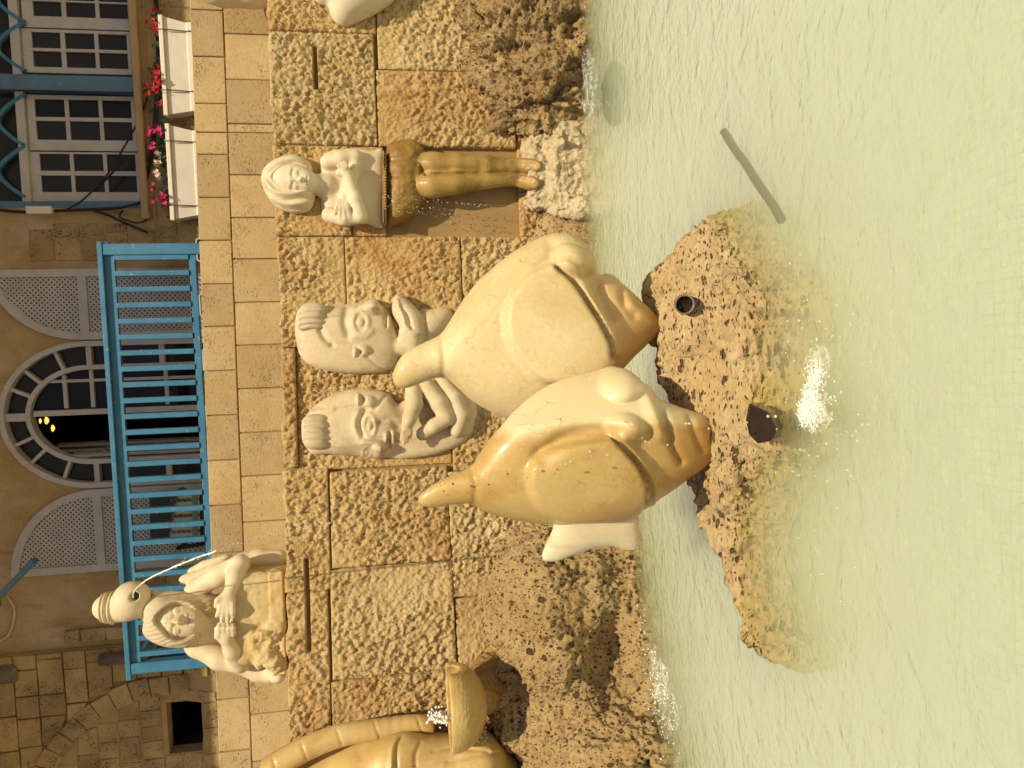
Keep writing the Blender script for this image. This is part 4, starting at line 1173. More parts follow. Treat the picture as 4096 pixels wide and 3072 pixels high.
# ---- twin heads in relief
zt = zoomer(1100, 1100, 1.952)
def T(a, c, dy=0.0):
    (x, y), = zt([(a, c)])
    return atw(x, y, dy)
kt = 1/(1.952*600.0)
wq = lambda o: (lambda X, Z: wallY(X)+o)
def twin(label, base, head, fringe, fs, fringe_lines, body, lo, hi):
    t = thing('stone_twin', label, 'sculpture', tuple(base))
    V = Vol(lo, hi, 0.0078)
    V.puff(polyW(zt(head)), wq(-0.0), 0.5, 0.3, cap=0.22)
    body(V)
    V.build('body', MAT['weathered'], t, relief(fs))
    V = Vol(lo, hi, 0.0078)
    V.puff(polyW(zt(fringe)), wq(-0.075), 0.62, 0.9, cap=0.11)
    V.build('fringe', MAT['hair'], t, relief(fringe_lines))
    return t
def eye(c, ra, rb, h_=1.0):
    p = zt([c])[0]; ra /= 1.952; rb /= 1.952
    return [r_ell(p, (ra*1.35, rb*1.3), 0.017*h_), r_ell(p, (ra*0.8, rb*0.95), -0.020*h_, p=0.6), r_ell(p, (ra*0.42, rb*0.42), 0.015*h_, p=0.7), r_ell(p, (ra*0.15, rb*0.15), -0.006)]
# right twin
ft = eye((668, 368), 66, 88)+[r_line(zt([(560, 270), (545, 370), (575, 470)]), 16, -0.02), r_line(zt([(600, 480), (700, 480), (750, 440)]), 14, 0.012),
     r_ell(zt([(780, 250)])[0], (48, 34), 0.06), r_line(zt([(690, 260), (740, 245), (790, 240)]), 16, 0.02), r_ell(zt([(790, 275)])[0], (12, 10), -0.02),
     r_line(zt([(860, 270), (865, 330), (870, 400)]), 7, -0.016), r_line(zt([(890, 280), (895, 340), (890, 390)]), 9, 0.014),
     r_ell(zt([(690, 590)])[0], (34, 26), 0.03), r_ell(zt([(625, 600)])[0], (9, 24), 0.03), r_ell(zt([(665, 600)])[0], (14, 14), -0.022), r_line(zt([(352, 420), (385, 490), (440, 540)]), 12, -0.02),
     r_line(zt([(440, 545), (620, 560), (780, 690), (860, 740)]), 7, -0.010)]
def bodyR(V):
    V.puff(polyW(zt([(935, 170), (985, 172), (1040, 215), (1100, 270), (1150, 350), (1162, 430), (1140, 520), (1110, 590), (1060, 592), (1005, 540), (968, 480), (978, 410), (940, 340), (918, 280)])), wq(-0.06), 0.85, 1.5, k=0.008, cap=0.12)
    V.puff(polyW(zt([(1120, 300), (1230, 272), (1340, 262), (1378, 290), (1370, 350), (1320, 430), (1220, 510), (1130, 560)])), wq(-0.01), 0.8, 0.6, k=0.01)
    V.cap(T(1000, 560, -0.02), T(1250, 650, -0.02), 70*kt, 80*kt, 0.03)
ft += [r_line(zt([(950, 200), (1000, 330), (1015, 400), (1080, 450), (1140, 455)]), 9, 0.018), r_line(zt([(985, 250), (1040, 330), (1065, 420)]), 8, -0.012)]
twin('stone relief head of a twin looking sideways with a fist under its chin', T(1200, 560, -0.02),
     [(163, 430), (172, 330), (215, 262), (300, 240), (400, 255), (520, 238), (640, 222), (715, 212), (755, 190), (800, 195), (815, 240), (860, 262), (905, 330), (935, 430), (972, 520), (962, 640), (905, 730), (760, 762), (560, 762), (380, 735), (260, 690), (190, 600)],
     [(178, 400), (190, 300), (255, 232), (330, 228), (395, 252), (405, 300), (380, 330), (400, 370), (375, 425), (290, 430), (210, 440)], ft,
     [r_line(zt([(200, 300), (300, 290), (400, 300)]), 5, -0.012), r_line(zt([(200, 350), (300, 340), (390, 345)]), 5, -0.012), r_line(zt([(200, 395), (290, 385), (390, 395)]), 5, -0.012)],
     bodyR, (0.02, 4.5, 0.8), (0.9, 5.05, 2.02))
# left twin
fl = eye((738, 1178), 52, 88)+eye((718, 1388), 34, 46, 0.8)+[r_line(zt([(700, 1060), (660, 1150), (690, 1260)]), 14, -0.018), r_line(zt([(650, 1080), (625, 1170), (660, 1270)]), 14, 0.012),
     r_line(zt([(700, 1300), (770, 1320), (830, 1345)]), 18, 0.03), r_ell(zt([(825, 1365)])[0], (40, 36), 0.045), r_ell(zt([(845, 1395)])[0], (10, 10), -0.02),
     r_line(zt([(895, 1235), (893, 1290), (890, 1345)]), 6, -0.025), r_line(zt([(870, 1250), (868, 1300), (868, 1340)]), 8, 0.014), r_line(zt([(925, 1240), (925, 1290), (920, 1330)]), 9, 0.014),
     r_ell(zt([(735, 985)])[0], (30, 26), 0.025), r_ell(zt([(650, 970)])[0], (12, 28), 0.034), r_ell(zt([(690, 975)])[0], (14, 14), -0.022), r_line(zt([(480, 1050), (650, 1030), (760, 1060), (800, 1020), (880, 930)]), 8, -0.010),
     r_line(zt([(820, 1150), (900, 1130), (960, 1180)]), 16, -0.014)]
def bodyL(V):
    V.puff(polyW(zt([(900, 1080), (1050, 960), (1250, 860), (1450, 880), (1560, 990), (1565, 1140), (1490, 1290), (1300, 1380), (1100, 1420), (930, 1425), (850, 1400), (880, 1250)])), wq(0.0), 0.4, 0.3, k=0.03, cap=0.14)
    V.chain([T(1080, 890, -0.09), T(1085, 1010, -0.12), T(1050, 1120, -0.15), T(1030, 1180, -0.16)], [62*kt, 66*kt, 52*kt, 42*kt], 0.012)
    for i, (a, c) in enumerate(((985, 1290), (1005, 1318), (1030, 1300), (1058, 1262))):
        V.chain([T(1012+i*14, 1180, -0.165), T((1012+i*14+a)/2, 1235, -0.175), T(a, c, -0.16)], [19*kt, 17*kt, 13*kt], 0.004)
    V.chain([T(1180, 870, -0.08), T(1280, 1000, -0.10), T(1345, 1120, -0.10)], [66*kt, 70*kt, 56*kt], 0.012)
    V.chain([T(1335, 1125, -0.11), T(1240, 1180, -0.11), T(1150, 1240, -0.09)], [56*kt, 56*kt, 50*kt], 0.012)
    V.chain([T(1300, 830, -0.05), T(1400, 960, -0.08), T(1455, 1100, -0.08), T(1420, 1210, -0.07)], [60*kt, 64*kt, 62*kt, 56*kt], 0.010)
twin('stone relief head of a twin facing out with a hand raised to its mouth', T(1540, 1150, -0.02),
     [(222, 1190), (242, 1110), (320, 1020), (470, 930), (640, 893), (780, 900), (880, 930), (940, 1000), (985, 1060), (990, 1180), (985, 1280), (935, 1340), (865, 1405), (800, 1428), (740, 1425), (640, 1408), (520, 1400), (400, 1392), (290, 1395), (238, 1320)],
     [(226, 1190), (240, 1110), (330, 1088), (425, 1102), (405, 1140), (435, 1180), (410, 1215), (435, 1260), (405, 1300), (420, 1335), (300, 1352), (238, 1310)], fl,
     [r_line(zt([(240, 1140), (330, 1130), (425, 1140)]), 5, -0.012), r_line(zt([(235, 1190), (330, 1185), (430, 1212)]), 5, -0.012), r_line(zt([(235, 1240), (330, 1240), (430, 1258)]), 5, -0.012), r_line(zt([(240, 1290), (330, 1290), (420, 1300)]), 5, -0.012)],
     bodyL, (-0.5, 4.45, 0.65), (0.66, 5.05, 2.02))

# ---- ram head spout at the far left, its bowl
zr = zoomer(1050, 2600, 2.1067)
def Rm(a, c, dy=0.0):
    (x, y), = zr([(a, c)])
    return atw(x, y, dy)
kr = 1/(2.1067*620.0)
rm = thing('ram_sculpture', 'yellowed stone ram head with a ribbed curling horn over the bowl', 'sculpture', tuple(Rm(1900, 1000, -0.05)))
V = Vol((-2.95, 4.05, 0.55), (-1.75, 5.0, 2.1), 0.011)
V.ell(Rm(1080, 1120, -0.08), (400*kr, 0.30, 560*kr), 0.05)
V.puff(polyW(zr([(-100, 1500), (60, 1080), (350, 900), (640, 770), (960, 710), (1330, 660), (1460, 700), (1620, 900), (1700, 1500)])), wq(-0.03), 0.75, 0.3, cap=0.26)
V.ell(Rm(1180, 1000, -0.22), (270*kr, 0.16, 320*kr), 0.03)
V.chain([Rm(1500, 1000, -0.20), Rm(1800, 940, -0.22), Rm(2000, 1000, -0.1)], [260*kr, 210*kr, 150*kr], 0.06)
hn = [r_line(zr([(1175, 720), (1130, 800), (1120, 900), (1120, 1010)]), 9, -0.02), r_line(zr([(1135, 740), (1095, 830), (1085, 1000)]), 9, 0.02), r_line(zr([(800, 860), (880, 780), (980, 740)]), 14, -0.016),
      r_line(zr([(1330, 790), (1290, 880), (1290, 990)]), 8, -0.012), r_line(zr([(1440, 860), (1600, 830), (1900, 860)]), 7, -0.014), r_line(zr([(1560, 950), (1760, 900), (2000, 870)]), 7, -0.014)]
V.build('head', MAT['marble_gold'], rm, relief(hn))
V = Vol((-2.95, 4.2, 1.1), (-1.8, 5.0, 2.1), 0.009)
hp = line_smooth([(-120, 1200), (60, 1010), (330, 850), (640, 725), (960, 668), (1300, 625), (1440, 650)], 4)
V.chain([Rm(a, c, -0.16+0.03*abs(i/len(hp)-0.5)) for i, (a, c) in enumerate(hp)], list(np.linspace(98, 62, len(hp))*kr), 0.02)
V.build('horn', MAT['marble_gold'], rm, relief([r_line(zr([(a-25, c-70), (a-5, c), (a+20, c+70)]), 4, -0.009) for a, c in ((110, 990), (350, 850), (645, 725), (965, 668), (1325, 625))]))
bw = thing('stone_bowl', 'yellow ribbed stone bowl catching water below the ram head', 'bowl', tuple(Rm(1850, 470, -0.45)))
V = Vol((-2.4, 3.75, 0.65), (-1.62, 4.62, 1.35), 0.009)
bc = Rm(1598, 478, -0.42); br_ = 0.245
def bowl_fn(X, Y, Z):
    x, y, z = X-bc[0], Y-bc[1], Z-bc[2]
    k0 = np.sqrt((x/br_)**2+(y/br_)**2+(z/0.2)**2)
    o = (k0-1)*0.2
    i = (np.sqrt((x/(br_-0.03))**2+(y/(br_-0.03))**2+(z/0.16)**2)-1)*0.16
    return np.maximum(np.maximum(o, -i), z-0.02)
V.comb(bowl_fn, bc-0.3, bc+0.3)
V.build('shell', MAT['marble_gold'], bw, lambda P, N: N*(0.0018*np.sin(P[:, 2]*420+2*fbm(P*9, 2, 2)))[:, None]*(np.abs(N[:, 2:3]) < 0.9))
V = Vol((-2.4, 4.0, 0.55), (-1.6, 4.95, 1.15), 0.012)
V.chain([bc+np.array([0, 0.04, -0.19]), bc+np.array([0.0, 0.3, -0.27]), bc+np.array([0.0, 0.52, -0.3])], [0.09, 0.12, 0.16], 0.02)
V.build('bracket', MAT['wall_wet'], bw, rockify(0.02, 0.01, 20, 61, 0.006))

# ---- sculpture cut by the frame on the right
ze = zoomer(1050, 0, 1.6385)
eb = thing('stone_figure', 'smooth rounded pale stone form hanging on the wall above the dark boulder', 'sculpture', tuple(atw(1400, -40, -0.05)))
V = Vol((2.2, 4.5, 0.9), (3.15, 5.05, 1.95), 0.011)
V.puff(polyW(ze([(330, -420), (325, -120), (345, 5), (400, 40), (440, 50), (448, 100), (485, 155), (540, 182), (610, 158), (720, 105), (800, 60), (860, 10), (960, -120), (1000, -420), (640, -560)])), wq(-0.02), 0.8, 0.3, cap=0.22)
V.build('body', MAT['marble'], eb)
V = Vol((2.4, 4.8, 1.9), (3.3, 5.42, 2.75), 0.011)
sb = thing('stone_figure', 'pale rounded stone figure sitting on the wall top', 'sculpture', (float(at(1070, -120, 5.1)[0]), 5.1, WTOP))
V.ell(at(900, -110, 5.1), (0.22, 0.18, 0.26), 0.05)
V.ell(at(1010, -140, 5.1), (0.28, 0.2, 0.22), 0.05)
V.ell(at(870, -30, 5.05), (0.06, 0.08, 0.08), 0.03)
V.build('body', MAT['marble'], sb)
# ------------------------------------------------------------------ the building behind
BA = math.radians(4.35)
BO = np.array([0.0, 8.2, 0.0])
bE = np.array([math.cos(BA), -math.sin(BA), 0]); bN = np.array([math.sin(BA), math.cos(BA), 0])
def fb(x, y, d=0.0):
    r = ray(x, y)
    t = (d-(CAM-BO)@bN)/(r@bN)
    p = CAM+t*r-BO
    return float(p@bE), float(p[2])
def bw_(s, d, z):
    return BO+bE*s+bN*d+np.array([0, 0, z])
def building(name, label, cat, group=None):
    return thing(name, label, cat, tuple(BO), -BA, group)
bd = building('building', 'ochre plastered house with white arched doorway and blue-trimmed windows', 'building')
def rect(x0, x1, y0, y1, d=0.0):
    """picture box to local s0, s1, z0, z1"""
    xm, ym = (x0+x1)/2, (y0+y1)/2
    return fb(xm, y1, d)[0], fb(xm, y0, d)[0], fb(x1, ym, d)[1], fb(x0, ym, d)[1]
# doorway opening outline (tall arch)
zd = zoomer(0, 900, 1.3825)
ap = fb(*zd([(-6, 1045)])[0]); spL = fb(*zd([(520, 1452)])[0]); spR = fb(*zd([(480, 640)])[0])
sc_ = (spL[0]+spR[0])/2; hw = (spR[0]-spL[0])/2; z_sp = (spL[1]+spR[1])/2; rise = ap[1]-z_sp
z_fl = 2.75
def arch(sc, hw, zs, rise, n=28, z0=z_fl, a0=0.0, a1=math.pi):
    pts = [(sc+hw, z0)]
    for i in range(n+1):
        t = a0+(a1-a0)*i/n
        pts.append((sc+hw*math.cos(t), zs+rise*math.sin(t)))
    pts.append((sc-hw, z0))
    return pts
# window opening
W_s0 = fb(300, 832)[0]; W_s1 = 5.2; W_z0 = fb(545, 400)[1]; W_z1 = 6.2
def face_with_holes(outer, holes, d, th, name, mat, parent):
    loops = [outer]+holes
    allp = [p for l in loops for p in l]
    tri = tessellate_polygon([[Vector((p[0], p[1], 0)) for p in l] for l in loops])
    mb = MB()
    mb.add([(p[0], d, p[1]) for p in allp], [tuple(t) for t in tri])
    for l in loops:
        n = len(l)
        mb.add([(p[0], d, p[1]) for p in l]+[(p[0], d+th, p[1]) for p in l], [(i, (i+1) % n, n+(i+1) % n, n+i) for i in range(n)])
    return obj(name, mb.mesh(name), parent, mat)
door_hole = arch(sc_, hw, z_sp, rise)
win_hole = [(W_s0, W_z0), (W_s1, W_z0), (W_s1, W_z1), (W_s0, W_z1)]
sA = fb(300, 2570)[0]                    # where plaster ends and the old stone begins
face_with_holes([(sA-0.25, 1.8), (6.0, 1.8), (6.0, 6.6), (sA-0.25, 6.6)], [door_hole, win_hole], 0.0, 0.3, 'wall', MAT['plaster'], bd)
mb = MB(); mb.box((sA-3.0, -1.98, 6.6), (6.0, 0.3, 6.75))  # unseen slab added above the view to keep the facade in shade
obj('added_shade_slab', mb.mesh('added_shade_slab'), bd, MAT['plaster'])
# dark rooms
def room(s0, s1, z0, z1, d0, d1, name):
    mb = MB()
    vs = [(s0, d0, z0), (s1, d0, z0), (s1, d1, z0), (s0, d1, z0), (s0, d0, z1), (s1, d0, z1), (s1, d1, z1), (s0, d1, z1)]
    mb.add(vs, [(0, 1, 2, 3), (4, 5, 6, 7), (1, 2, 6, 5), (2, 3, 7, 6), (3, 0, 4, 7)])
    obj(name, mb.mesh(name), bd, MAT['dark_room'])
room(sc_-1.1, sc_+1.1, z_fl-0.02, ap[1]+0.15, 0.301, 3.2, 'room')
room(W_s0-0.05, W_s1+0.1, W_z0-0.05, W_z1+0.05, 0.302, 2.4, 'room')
# arched frames
def arch_band(sc, h0, r0, h1, r1, zs, z0, d0, d1, n=32):
    """frame between two arches"""
    o = arch(sc, h0, zs, r0, n, z0); i = arch(sc, h1, zs, r1, n, z0)
    mb = MB(); m = len(o)
    for q in range(m-1):
        a, b_, c, e = o[q], o[q+1], i[q+1], i[q]
        vs = [(a[0], d0, a[1]), (b_[0], d0, b_[1]), (c[0], d0, c[1]), (e[0], d0, e[1]), (a[0], d1, a[1]), (b_[0], d1, b_[1]), (c[0], d1, c[1]), (e[0], d1, e[1])]
        mb.add(vs, [(0, 1, 2, 3), (4, 7, 6, 5), (0, 4, 5, 1), (3, 2, 6, 7)])
    return mb
def pxm(w): return w/355.0               # picture pixels to metres on the facade
dw = obj('door_frame', arch_band(sc_, hw-0.002, rise-0.002, hw-pxm(20), rise-pxm(19), z_sp, z_fl, -0.03, 0.12).mesh('door_frame'), bd, MAT['white'])
hi_, ri_ = hw-pxm(88), rise-pxm(86)
obj('inner_arch', arch_band(sc_, hi_, ri_, hi_-pxm(17), ri_-pxm(16), z_sp, z_fl, 0.0, 0.12).mesh('inner_arch'), dw, MAT['white'])
for t in (22, 48, 66, 90, 114, 132, 158):
    mb = MB()
    a = math.radians(t); w = 0.032 if t != 90 else 0.08
    p = Vector((sc_+(hi_-0.01)*math.cos(a), 0.05, z_sp+(ri_-0.01)*math.sin(a))); q = Vector((sc_+(hw-pxm(20))*math.cos(a), 0.05, z_sp+(rise-pxm(20))*math.sin(a)))
    mb.bar(p, q, w, 0.09, up=(0, 1, 0)); obj('glazing_bar', mb.mesh('glazing_bar'), dw, MAT['white'])
for s_ in (-1, 1):
    for z in (3.05, 3.65, z_sp-0.02):
        mb = MB()
        mb.bar((sc_+s_*(hi_-0.01), 0.05, z), (sc_+s_*(hw-pxm(20)), 0.05, z), 0.05, 0.09, up=(0, 1, 0)); obj('glazing_bar', mb.mesh('glazing_bar'), dw, MAT['white'])
mb = MB()
o = arch(sc_, hw-pxm(20), z_sp, rise-pxm(20), 32); i_ = arch(sc_, hi_-0.01, z_sp, ri_-0.01, 32)
for q in range(len(o)-1):
    mb.add([(o[q][0], 0.07, o[q][1]), (o[q+1][0], 0.07, o[q+1][1]), (i_[q+1][0], 0.07, i_[q+1][1]), (i_[q][0], 0.07, i_[q][1])], [(0, 1, 2, 3)])
obj('pane', mb.mesh('pane'), dw, MAT['pane'])
# closed leaf on the right: half arch with bars
hl, rl = hi_-pxm(18), ri_-pxm(17)
def half_arch(sc, hw, zs, rise, sgn, z0=z_fl, n=16, edge=0.0):
    pts = [(sc+sgn*edge, z0), (sc+sgn*hw, z0)]
    for i in range(n+1):
        t = math.pi/2*i/n
        pts.append((sc+sgn*max(hw*math.cos(t), edge), zs+rise*math.sin(t)))
    return pts
lf = half_arch(sc_, hl, z_sp, rl, 1)
mb = MB(); mb.prism(lf, 0.065, 0.075)
leaf = obj('door_leaf', mb.mesh('door_leaf'), bd, MAT['pane_dark'])
mb = MB()
mb.box((sc_+0.0, 0.02, z_fl), (sc_+pxm(20), 0.09, z_sp+rl-0.02))
mb.box((sc_+pxm(120), 0.035, z_fl), (sc_+pxm(120)+0.03, 0.085, z_sp+rl*0.84))
for z in (3.05, 3.63, z_sp-0.02, z_sp+rl*0.42):
    f_ = math.sqrt(max(0, 1-max(0, (z-z_sp)/rl)**2))
    mb.box((sc_+pxm(26), 0.03, z-0.018), (sc_+hl*f_-0.005, 0.08, z+0.018))
obj('glazing_bars', mb.mesh('glazing_bars'), leaf, MAT['white'])
# left leaf opened inwards, seen at a slant
Mo = Matrix.Translation((sc_-hl+0.01, 0.1, 0)) @ Matrix.Rotation(math.radians(80), 4, 'Z') @ Matrix.Translation((-(sc_-hl+0.01), -0.1, 0))
lf2 = half_arch(sc_, hl, z_sp, rl, -1)
mb = MB(); mb.prism(lf2, 0.1, 0.11); me = mb.mesh('door_leaf'); me.transform(Mo)
leaf2 = obj('door_leaf', me, bd, MAT['pane_dark'])
mb = MB()
mb.box((sc_-hl+0.005, 0.07, z_fl), (sc_-hl+0.09, 0.13, z_sp+0.25)); mb.box((sc_-pxm(28), 0.07, z_fl), (sc_, 0.13, z_sp+rl-0.03))
mb.box((sc_-hl*0.55, 0.08, z_fl), (sc_-hl*0.55+0.03, 0.125, z_sp+rl*0.75))
for z in (3.05, 3.63, z_sp-0.02):
    mb.box((sc_-hl+0.09, 0.08, z-0.018), (sc_-pxm(28), 0.12, z+0.018))
me = mb.mesh('glazing_bars'); me.transform(Mo)
obj('glazing_bars', me, leaf2, MAT['white'])
# lamps hanging inside
for k, (a, c, dd) in enumerate(((190, 1085, 1.2), (232, 1082, 1.35), (265, 1125, 1.5))):
    (x, y), = zd([(a, c)])
    s, z = fb(x, y, dd)
    p = bw_(s, dd, z)
    lt = thing('pendant_lamp', ('amber pendant lamp hanging highest inside the arched doorway', 'amber pendant lamp between the highest and lowest ones in the doorway', 'amber pendant lamp hanging lowest inside the arched doorway')[k], 'lamp', tuple(p), -BA, 'amber pendant lamps in the doorway')
    bm = bmesh.new(); bmesh.ops.create_uvsphere(bm, u_segments=12, v_segments=8, radius=0.06)
    for v_ in bm.verts: v_.co.z *= 1.25
    me = bpy.data.meshes.new('glass_globe'); bm.to_mesh(me); bm.free()
    obj('glass_globe', me, lt, MAT['lamp'])
    mb = MB(); mb.tube([(0, 0, 0.07), (0, 0, ap[1]+0.15-z)], 0.006, 6); mb.tube([(0, 0, 0.06), (0, 0, 0.1)], 0.03, 8)
    obj('cord', mb.mesh('cord'), lt, MAT['cable'])
# lattice shutters folded against the wall: quarter arches
def lattice(sgn, edge_px, label):
    """a leaf shaped as half of the doorway arch, hinged at the arch's side"""
    hs = fb(600, edge_px)[0]
    w = abs(hs-(sc_+sgn*hw))
    s_in = sc_+sgn*(hw+0.012)
    z1 = z_sp+rise*0.98
    sh = obj('shutter', None, bd)
    sh['label'] = label
    d0, d1 = -0.045, -0.01
    N = 20
    outer = [(s_in+sgn*w, z_fl)]+[(s_in+sgn*w, z1)]
    curve = []
    for i in range(N+1):
        t = i/N
        curve.append((s_in+sgn*w*(1-math.sin(t*math.pi/2)), z_sp+(z1-z_sp)*math.cos(t*math.pi/2)))
    outer = [(s_in, z_fl), (s_in+sgn*w, z_fl), (s_in+sgn*w, z1)]+curve[1:]
    # frame
    fwid = 0.075
    mb = MB()
    mb.box((min(s_in+sgn*w, s_in+sgn*(w-fwid)), d0, z_fl), (max(s_in+sgn*w, s_in+sgn*(w-fwid)), d1, z1))
    mb.box((min(s_in, s_in+sgn*fwid), d0, z_fl), (max(s_in, s_in+sgn*fwid), d1, z_sp))
    for q in range(N):
        a, b_ = curve[q], curve[q+1]
        va = Vector((a[0], 0, a[1])); vb = Vector((b_[0], 0, b_[1]))
        t_ = (vb-va).normalized(); nrm = Vector((-t_.z, 0, t_.x))*(-1)
        c = Vector((s_in+sgn*w*0.9, 0, z_sp-0.3))
        if nrm.dot(c-va) < 0: nrm = -nrm
        ia, ib = va+nrm*fwid, vb+nrm*fwid
        vs = [(p.x, dd, p.z) for dd in (d0-0.001, d1) for p in (va, vb, ib, ia)]
        mb.add(vs, [(0, 1, 2, 3), (4, 7, 6, 5), (0, 4, 5, 1), (3, 2, 6, 7)])
    mb.box((min(s_in, s_in+sgn*w)+0.07, d0+0.002, z_sp-0.06), (max(s_in, s_in+sgn*w)-0.07, d1, z_sp+0.02))
    mb.box((min(s_in, s_in+sgn*w)+0.07, d0+0.002, z_fl), (max(s_in, s_in+sgn*w)-0.07, d1, z_fl+0.08))
    obj('frame', mb.mesh('frame'), sh, MAT['white'])
    # lattice strips clipped to the outline
    P = np.array(outer)
    mb = MB()
    lo_, hi2 = P.min(0), P.max(0)
    stp = 0.036
    for dirn in (1, -1):
        t_ = np.array([1, dirn])/math.sqrt(2); n_ = np.array([-dirn, 1])/math.sqrt(2)
        cen = (lo_+hi2)/2; R_ = np.linalg.norm(hi2-lo_)/2
        for kk in range(int(-R_/stp), int(R_/stp)+1):
            c = cen+n_*kk*stp
            ss = np.linspace(-R_, R_, 300)
            pts = c+ss[:, None]*t_
            _, ins, _ = seg_dist(pts[:, 0], pts[:, 1], P, True)
            run = None
            for q in range(301):
                v_ = q < 300 and ins[q]
                if v_ and run is None: run = q
                if not v_ and run is not None:
                    a, b_ = pts[run], pts[q-1]
                    if q-run > 4:
                        dd = -0.024 if dirn == 1 else -0.018
                        hw2 = n_*0.0105
                        mb.add([(a[0]-hw2[0], dd, a[1]-hw2[1]), (b_[0]-hw2[0], dd, b_[1]-hw2[1]), (b_[0]+hw2[0], dd, b_[1]+hw2[1]), (a[0]+hw2[0], dd, a[1]+hw2[1])], [(0, 1, 2, 3)])
                    run = None
    lt = obj('lattice_strips', mb.mesh('lattice_strips'), sh, MAT['white'])
    lt['kind'] = 'stuff'
    mb = MB(); mb.prism(outer, -0.0095, -0.004)
    obj('back_board', mb.mesh('back_board'), sh, MAT['pane'])
lattice(1, 1078, 'white lattice shutter leaf beside the windows')
lattice(-1, 2262, 'white lattice shutter leaf beside the old stone wall')
# ---- windows with white sashes
zq = zoomer(0, 0, 1.659)
def sash(yz0, yz1, xz0, xz1, cols, rows, d, dark=()):
    (x0, y0), (x1, y1) = zq([(xz0, yz0), (xz1, yz1)])
    s0, s1, z0, z1 = rect(x0, x1, y0, y1, d)
    wn2 = obj('window', None, bd)
    mb = MB()
    sx = [s0]; zz = [z1]
    for a, c in sorted(cols, reverse=True):                         # larger picture y is further left
        sx += [fb(x0+(x1-x0)/2, c/1.659, d)[0], fb(x0+(x1-x0)/2, a/1.659, d)[0]]
    sx.append(s1)
    for a, c in rows:
        zz += [fb(a/1.659, (y0+y1)/2, d)[1], fb(c/1.659, (y0+y1)/2, d)[1]]
    zz.append(z0)
    for i in range(0, len(sx), 2):
        mb.box((sx[i], d, z0), (sx[i+1], d+0.05, z1))
    for i in range(0, len(zz), 2):
        mb.box((s0+0.002, d+0.003, zz[i+1]), (s1-0.002, d+0.047, zz[i]))
    obj('frame', mb.mesh('frame'), wn2, MAT['white'])
    n = 0
    for i in range(len(cols)):
        for j in range(len(rows)):
            mb = MB()
            mb.box((sx[2*i+1]-0.004, d+0.025, zz[2*j+2]-0.004), (sx[2*i+2]+0.004, d+0.03, zz[2*j+1]+0.004))
            obj('pane', mb.mesh('pane'), wn2, MAT['pane_dark' if (i, j) in dark else 'pane'])
rw = [(215, 405), (435, 630), (655, 845)]
rw2 = [(237, 435), (462, 660), (685, 875)]
sash(200, 488, 150, 880, [(220, 325), (345, 450)], rw, 0.10)
sash(-110, 190, 140, 875, [(-95, 5), (15, 115)], rw, 0.10)
sash(-420, -115, 140, 875, [(-405, -300), (-280, -175)], rw, 0.10)
sash(635, 1000, 185, 915, [(662, 780), (805, 930)], rw2, 0.10, dark=((1, 0), (1, 1), (1, 2)))
sash(1010, 1335, 200, 925, [(1022, 1135), (1165, 1275)], [(270, 470), (495, 690), (715, 905)], 0.10)
# blue posts, sill, scalloped glazing above
mb = MB()
s0, s1, _, _ = rect(0, 540, 304, 364, 0.02)
mb.box((s0, 0.0, W_z0), (s1, 0.2, W_z1)); 
s0b = fb(300, 832, 0.02)[0]; mb.box((W_s0, 0.02, W_z0), (W_s0+0.07, 0.2, W_z1))
obj('window_post', mb.mesh('window_post'), bd, MAT['blue_dull'])
mb = MB(); mb.box((W_s0-0.12, -0.09, W_z0-0.075), (W_s1, 0.1, W_z0-0.002))
me = mb.mesh('window_sill'); bevel(me, 0.01); obj('window_sill', me, bd, MAT['sill'])
zh = fb(*zq([(150, 700)])[0], 0.1)[1]
mb = MB(); mb.box((W_s0+0.07, 0.06, zh-0.03), (W_s1, 0.16, zh+0.05)); obj('transom', mb.mesh('transom'), bd, MAT['white'])
mb = MB(); mb.box((W_s0+0.07, 0.14, zh+0.05), (W_s1, 0.15, W_z1)); obj('transom_glass', mb.mesh('transom_glass'), bd, MAT['pane'])
for a, c in ((-180, 150), (150, 470), (630, 970), (970, 1310)):
    pts = []
    for i in range(13):
        t = i/12
        yy = a+(c-a)*t
        xx = 165-185*(1-abs(2*t-1)**1.6)+8*(yy/1000)
        s, z = fb(xx/1.659, yy/1.659, 0.08)
        pts.append((s, 0.08, z))
    mb = MB()
    for p, q in zip(pts[:-1], pts[1:]): mb.bar(p, q, 0.035, 0.045, up=(0, 1, 0))
    obj('scallop_trim', mb.mesh('scallop_trim'), bd, MAT['blue'])
